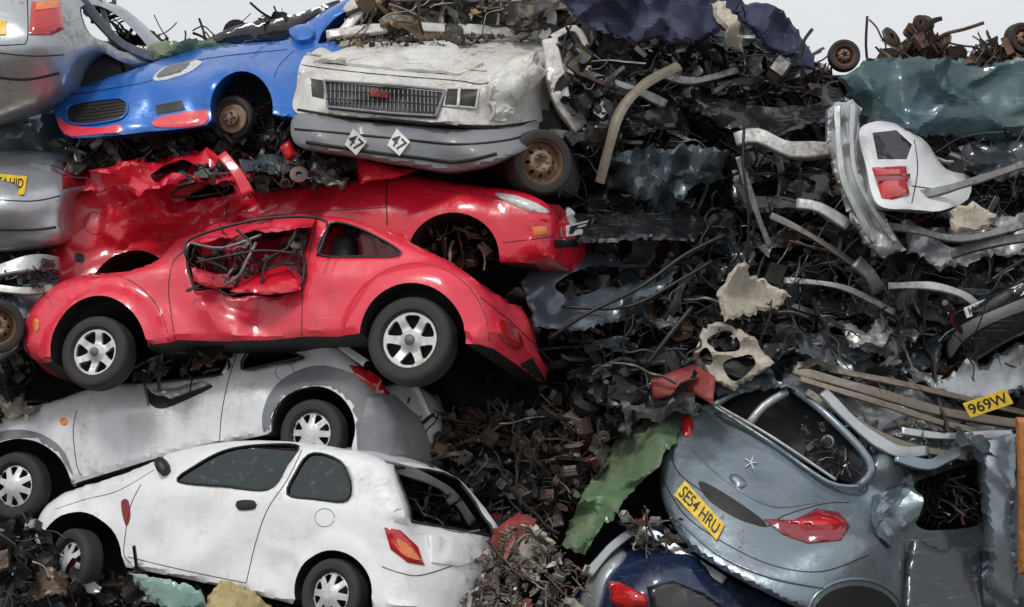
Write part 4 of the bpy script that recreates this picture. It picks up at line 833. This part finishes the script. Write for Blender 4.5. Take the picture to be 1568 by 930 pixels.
for nm,o,d,m_,cr_,cs_ in P_: relief(nm,o,d,m_,skirt=.04,crumple=cr_,cs=cs_,h=5.5,curve=nm in('tarpaulin',),jag=1.6 if cr_>.05 else 0)
C_=[
([(834,372),(850,330),(866,308),(930,292),(1010,296),(1066,306),(1078,345),(1066,368),(980,366),(920,372)],[(836,372,1.2),(862,312,1.6),(1066,308,1.7),(1064,368,1.2),(950,340,1.2)],[[(880,318),(930,304),(1010,308),(1050,318),(1000,326),(900,328)]],BLACKP,.05,2.5),
([(796,430),(830,398),(920,388),(1000,386),(1050,404),(1020,440),(980,478),(900,505),(820,500)],[(800,430,1.1),(1040,400,1.5),(900,500,.95),(920,388,1.5)],[[(850,436),(900,414),(990,408),(1000,420),(940,440),(880,452)]],SLATE,.12,3.5),
([(1060,122),(1170,110),(1262,120),(1300,148),(1290,186),(1200,204),(1110,196),(1060,170)],[(1060,122,1.9),(1290,150,1.9),(1180,190,1.5)],[[(1100,150),(1150,134),(1230,138),(1260,156),(1180,164)]],BLACKP,.14,3.5),
([(1120,262),(1180,250),(1262,258),(1284,292),(1230,322),(1150,330),(1116,300)],[(1120,262,1.7),(1284,292,1.5),(1150,330,1.35)],[[(1150,282),(1200,272),(1250,280),(1220,296),(1160,300)]],BLACKP,.10,3.5),
([(1370,440),(1450,424),(1560,400),(1640,396),(1640,440),(1500,462),(1450,500),(1440,560),(1380,570),(1360,500)],[(1370,440,1.6),(1600,400,1.6),(1400,560,1.2)],[[(1400,470),(1440,456),(1440,500),(1410,520)]],DKBLUE,.15,4),
([(1180,470),(1240,452),(1330,460),(1376,480),(1370,530),(1290,560),(1200,540)],[(1180,470,1.5),(1376,480,1.5),(1290,560,1.1)],[[(1220,490),(1280,478),(1340,490),(1300,506),(1236,510)]],DKBLUE,.20,5),
([(1380,336),(1450,350),(1560,330),(1640,324),(1640,380),(1540,392),(1440,410),(1390,384)],[(1380,340,1.4),(1620,330,1.5),(1440,410,1.1)],[[(1440,368),(1500,356),(1560,352),(1540,370),(1470,382)]],SILVER,.20,5),
([(866,530),(940,505),(1040,500),(1060,530),(1000,560),(930,590),(870,580)],[(866,530,1.4),(1040,500,1.5),(930,590,1.)],[[(900,540),(960,522),(1010,520),(980,540),(920,560)]],BLACKP,.10,3.5),
([(890,130),(960,120),(1050,140),(1040,190),(960,215),(900,190)],[(890,130,1.9),(1050,140,1.9),(960,215,1.5)],[[(920,150),(980,142),(1020,156),(960,172)]],BLACKP,.12,3.5),
([(1470,220),(1560,214),(1640,216),(1640,262),(1540,270),(1480,262)],[(1470,220,1.8),(1600,216,1.8),(1540,270,1.4)],[],DKBLUE,.14,4),
([(1090,560),(1180,570),(1200,590),(1150,600),(1100,612)],[(1090,560,1.2),(1200,590,1.1),(1100,612,1.)],[],SLATE,.14,4),
([(690,700),(760,690),(830,720),(820,760),(740,770),(690,740)],[(690,700,1.),(820,740,.9),(740,770,.7)],[[(720,722),(760,712),(790,726),(750,740)]],BLACKP,.14,5),
]
for o,d,hh,m_,cr_,cs_ in C_: relief('crushed_car_shell',o,d,m_,holes=hh,skirt=.05,crumple=cr_,cs=cs_,h=6,curve=False,jag=1.8)
relief('bent_bracket',[(1060,545),(1078,505),(1100,492),(1150,512),(1182,556),(1160,575),(1122,600),(1104,590),(1080,572)],1.0,BEIGE,holes=[[(1084,518),(1118,506),(1134,532),(1100,540),(1092,532)],[(1108,556),(1146,542),(1156,560),(1125,582)],[(1068,545),(1082,532),(1092,556),(1080,562)]],crumple=.10,cs=4,skirt=.05,h=5,curve=False,jag=1.5)
relief('bent_door_pillar',[(1268,170),(1278,156),(1306,152),(1318,166),(1312,215),(1316,262),(1332,305),(1380,368),(1386,382),(1350,394),(1326,372),(1298,320),(1280,268),(1268,214)],[(1292,150,1.0),(1292,230,.85),(1320,310,.75),(1365,385,.85)],SILVER,crumple=.10,cs=3.2,skirt=.10,h=5,curve=False,rnd=.05,ang=24,jag=1.)
chans('pillar_flange',[([(1282,160,.86),(1284,220,.76),(1296,290,.68),(1340,372,.72)],.05),([(1306,158,.9),(1304,220,.8),(1316,285,.7),(1372,372,.74)],.035)],LTGREY,kink=.5)
chans('bent_chassis_rail',[([(1126,214,1.3),(1160,208,1.25),(1210,230,1.2),(1275,228,1.2)],.12),([(1220,312,1.1),(1255,318,1.05),(1300,346,1.)],.08),([(1360,438,1.),(1420,438,1.),(1475,452,1.),(1502,474,1.05)],.06)],LTGREY,kink=.5)
chans('bent_chassis_rail',[([(1310,400,1.1),(1330,420,1.1),(1345,445,1.15)],.12),([(1340,345,1.05),(1400,352,1.),(1470,366,1.1),(1568,345,1.2)],.06),([(1390,300,1.1),(1450,290,1.1),(1568,252,1.3)],.06),([(880,110,1.5),(950,130,1.5),(1020,160,1.5)],.07),([(1000,110,1.7),(1060,124,1.7),(1130,108,1.8)],.06),([(1180,330,1.3),(1240,360,1.2),(1330,420,1.2)],.05),([(1200,430,1.3),(1290,440,1.2),(1370,480,1.2)],.05),([(1450,390,1.2),(1520,372,1.2),(1600,360,1.3)],.08),([(1130,240,1.4),(1160,330,1.4),(1180,380,1.4)],.05)],STEEL,kink=.5)
r=empty('silver_car_rear'); t=Target()
relief('body',[(1318,196),(1372,190),(1420,220),(1452,258),(1486,270),(1482,304),(1446,322),(1392,320),(1345,314),(1328,260)],[(1320,200,1.4),(1390,280,1.0),(1480,290,1.5),(1400,210,1.6)],WHITE2,par=r,tg=t,crumple=.07,cs=2.8,skirt=.4,ang=35)
patch('tail_lamp',t,[(1335,258),(1388,255),(1392,300),(1366,306),(1350,304)],REDL,.01,.03,r,curve=False); patch('tail_lamp_band',t,[(1340,274),(1390,272),(1390,280),(1343,283)],DREDL,.043,.002,r,h=4,curve=False)
seam('boot_gap',t,[(1400,215),(1405,260),(1396,312)],.005,None,r); seam('bumper_gap',t,[(1396,285),(1440,290),(1478,285)],.006,None,r); patch('window_opening',t,[(1336,204),(1372,200),(1396,222),(1388,244),(1344,244)],BLACKP,.004,.0,r,curve=False)
r=empty('black_bumper'); t=Target()
relief('bumper_shell',[(1442,512),(1458,486),(1500,462),(1560,434),(1640,400),(1640,500),(1568,512),(1500,550),(1462,588),(1446,560)],[(1445,530,1.4),(1500,490,.9),(1600,450,.8),(1600,500,.9),(1500,540,1.)],BLACKP,par=r,tg=t,skirt=.4,rnd=.06)
patch('grey_strip',t,[(1450,530),(1470,500),(1520,476),(1600,446),(1600,462),(1520,494),(1478,520),(1456,548)],BUMPG,.01,.01,r); plate('plate',[(1476,472),(1566,434),(1572,450),(1482,488)],None,'KU1 FCO1',WPL,BLACK,r,t)
plate('number_plate_board',[(1474,618),(1540,596),(1552,618),(1486,640)],[.9]*4,'969W',YEL,BLACK)
bars('hanging_cable',[([(1140,185,1.),(1138,250,.95),(1146,320,.95),(1144,400,1.)],.012),([(1328,25,2.3),(1326,70,2.3),(1330,110,2.3)],.012),([(840,520,.9),(900,480,.8),(980,440,.9),(1050,390,1.,),(1110,360,1.1)],.016),([(990,560,.9),(1020,520,.9),(1060,470,1.)],.02),([(860,470,1.),(960,470,.9),(1040,430,.9),(1090,400,1.)],.014)],BLACK)
mb=MB(); mb.add(*channelVF(cr([W(*p) for p in [(918,280,1.2),(932,225,1.15),(950,170,1.2),(985,130,1.3),(1040,100,1.5)]],.05),.09,(-.5,-1,.1),.15,[(-1,-.2),(-.5,.1),(0,.2),(.5,.1),(1,-.2)])); mb.obj('bent_trim_strip',[OLIVE])
wheel('loose_wheel_hub',W(1292,86,2.2),(0,-1,.1),.14,.12,'steel',empty('scrap_wheel')); wheel('tyre_fragment',W(1562,60,2.2),(.4,-1,.1),.14,.12,'steel',empty('scrap_wheel'))
# ============================================================ HEAPS
dm=lambda u,v:1.25+(620-v)/500*1.35
BIG=[(870,95),(960,60),(1130,95),(1260,100),(1320,205),(1640,210),(1640,590),(1420,600),(1200,560),(1080,600),(1000,640),(880,620),(800,470),(790,400),(890,385),(870,280)]
heap('tangled_scrap_metal',BIG,1000,lambda u,v:dm(u,v)+.08,.38,(.2,.7),JDARK)
heap('crushed_panel_heap',BIG,90,lambda u,v:dm(u,v)-.02,.25,(.5,.95),JSHELL,MIXP)
heap('bare_metal_scrap',[(1120,190),(1300,240),(1568,250),(1640,300),(1640,440),(1380,470),(1200,440),(1120,330)],75,lambda u,v:dm(u,v)-.25,.25,(.2,.5),JGREY,dict(panel=.15,rail=.4,sheet=.2,tube=.25))
heap('bare_metal_scrap',[(900,90),(1120,100),(1280,120),(1280,200),(1120,230),(960,220),(900,160)],50,lambda u,v:dm(u,v)-.2,.2,(.2,.6),JGREY,dict(rail=.35,tube=.6,sheet=.05))
heap('bare_metal_scrap',[(860,520),(1060,440),(1400,480),(1420,590),(1200,560),(1060,600),(900,620)],35,lambda u,v:dm(u,v)-.2,.2,(.2,.5),JGREY,dict(panel=.2,rail=.5,tube=.3))
heap('wiring_tangle',[(870,100),(1130,95),(1260,100),(1320,205),(1640,210),(1640,560),(1200,550),(1000,600),(860,560),(860,400)],300,lambda u,v:dm(u,v)-.36,.2,(.3,.7),JWIRE,dict(wire=.72,tube=.28))
heap('engine_parts_heap',[(655,640),(870,600),(1000,620),(930,690),(890,760),(850,820),(750,830),(670,730)],460,lambda u,v:.9+(820-v)/220*.5,.28,(.14,.42),JENG,MIXE)
heap('scrap_fragments_heap',[(620,900),(650,862),(740,850),(800,790),(870,850),(900,880),(890,960),(620,960)],420,lambda u,v:-.3+(930-v)/130*.5,.15,(.06,.24),JLIGHT,MIXE)
heap('skyline_scrap',[(1350,85),(1365,50),(1400,28),(1430,50),(1462,85),(1520,72),(1568,70),(1640,70),(1640,110),(1350,110)],130,lambda u,v:2.2,.2,(.2,.5),JRUST,MIXE)
heap('top_scrap',[(900,50),(1150,55),(1250,100),(1250,130),(900,120)],150,lambda u,v:2.0,.3,(.2,.6),JDARK)
heap('gap_scrap',[(95,205),(450,195),(500,240),(760,262),(560,270),(380,262),(200,240),(100,270)],200,lambda u,v:1.7,.25,(.2,.55),JDARK)
heap('side_scrap',[(-40,370),(90,372),(80,430),(40,600),(90,620),(-40,660)],130,lambda u,v:1.7,.2,(.2,.5),JDARK)
heap('bottom_scrap',[(-40,800),(70,800),(90,880),(200,890),(460,935),(460,990),(-40,990)],210,lambda u,v:.9,.3,(.2,.55),JDARK)
heap('skyline_scrap',[(235,50),(280,60),(330,62),(400,34),(440,30),(400,60),(260,80)],40,lambda u,v:2.8,.2,(.2,.45),JDARK)
print('faces',sum(len(o.data.polygons) for o in S.objects if o.type=='MESH'))
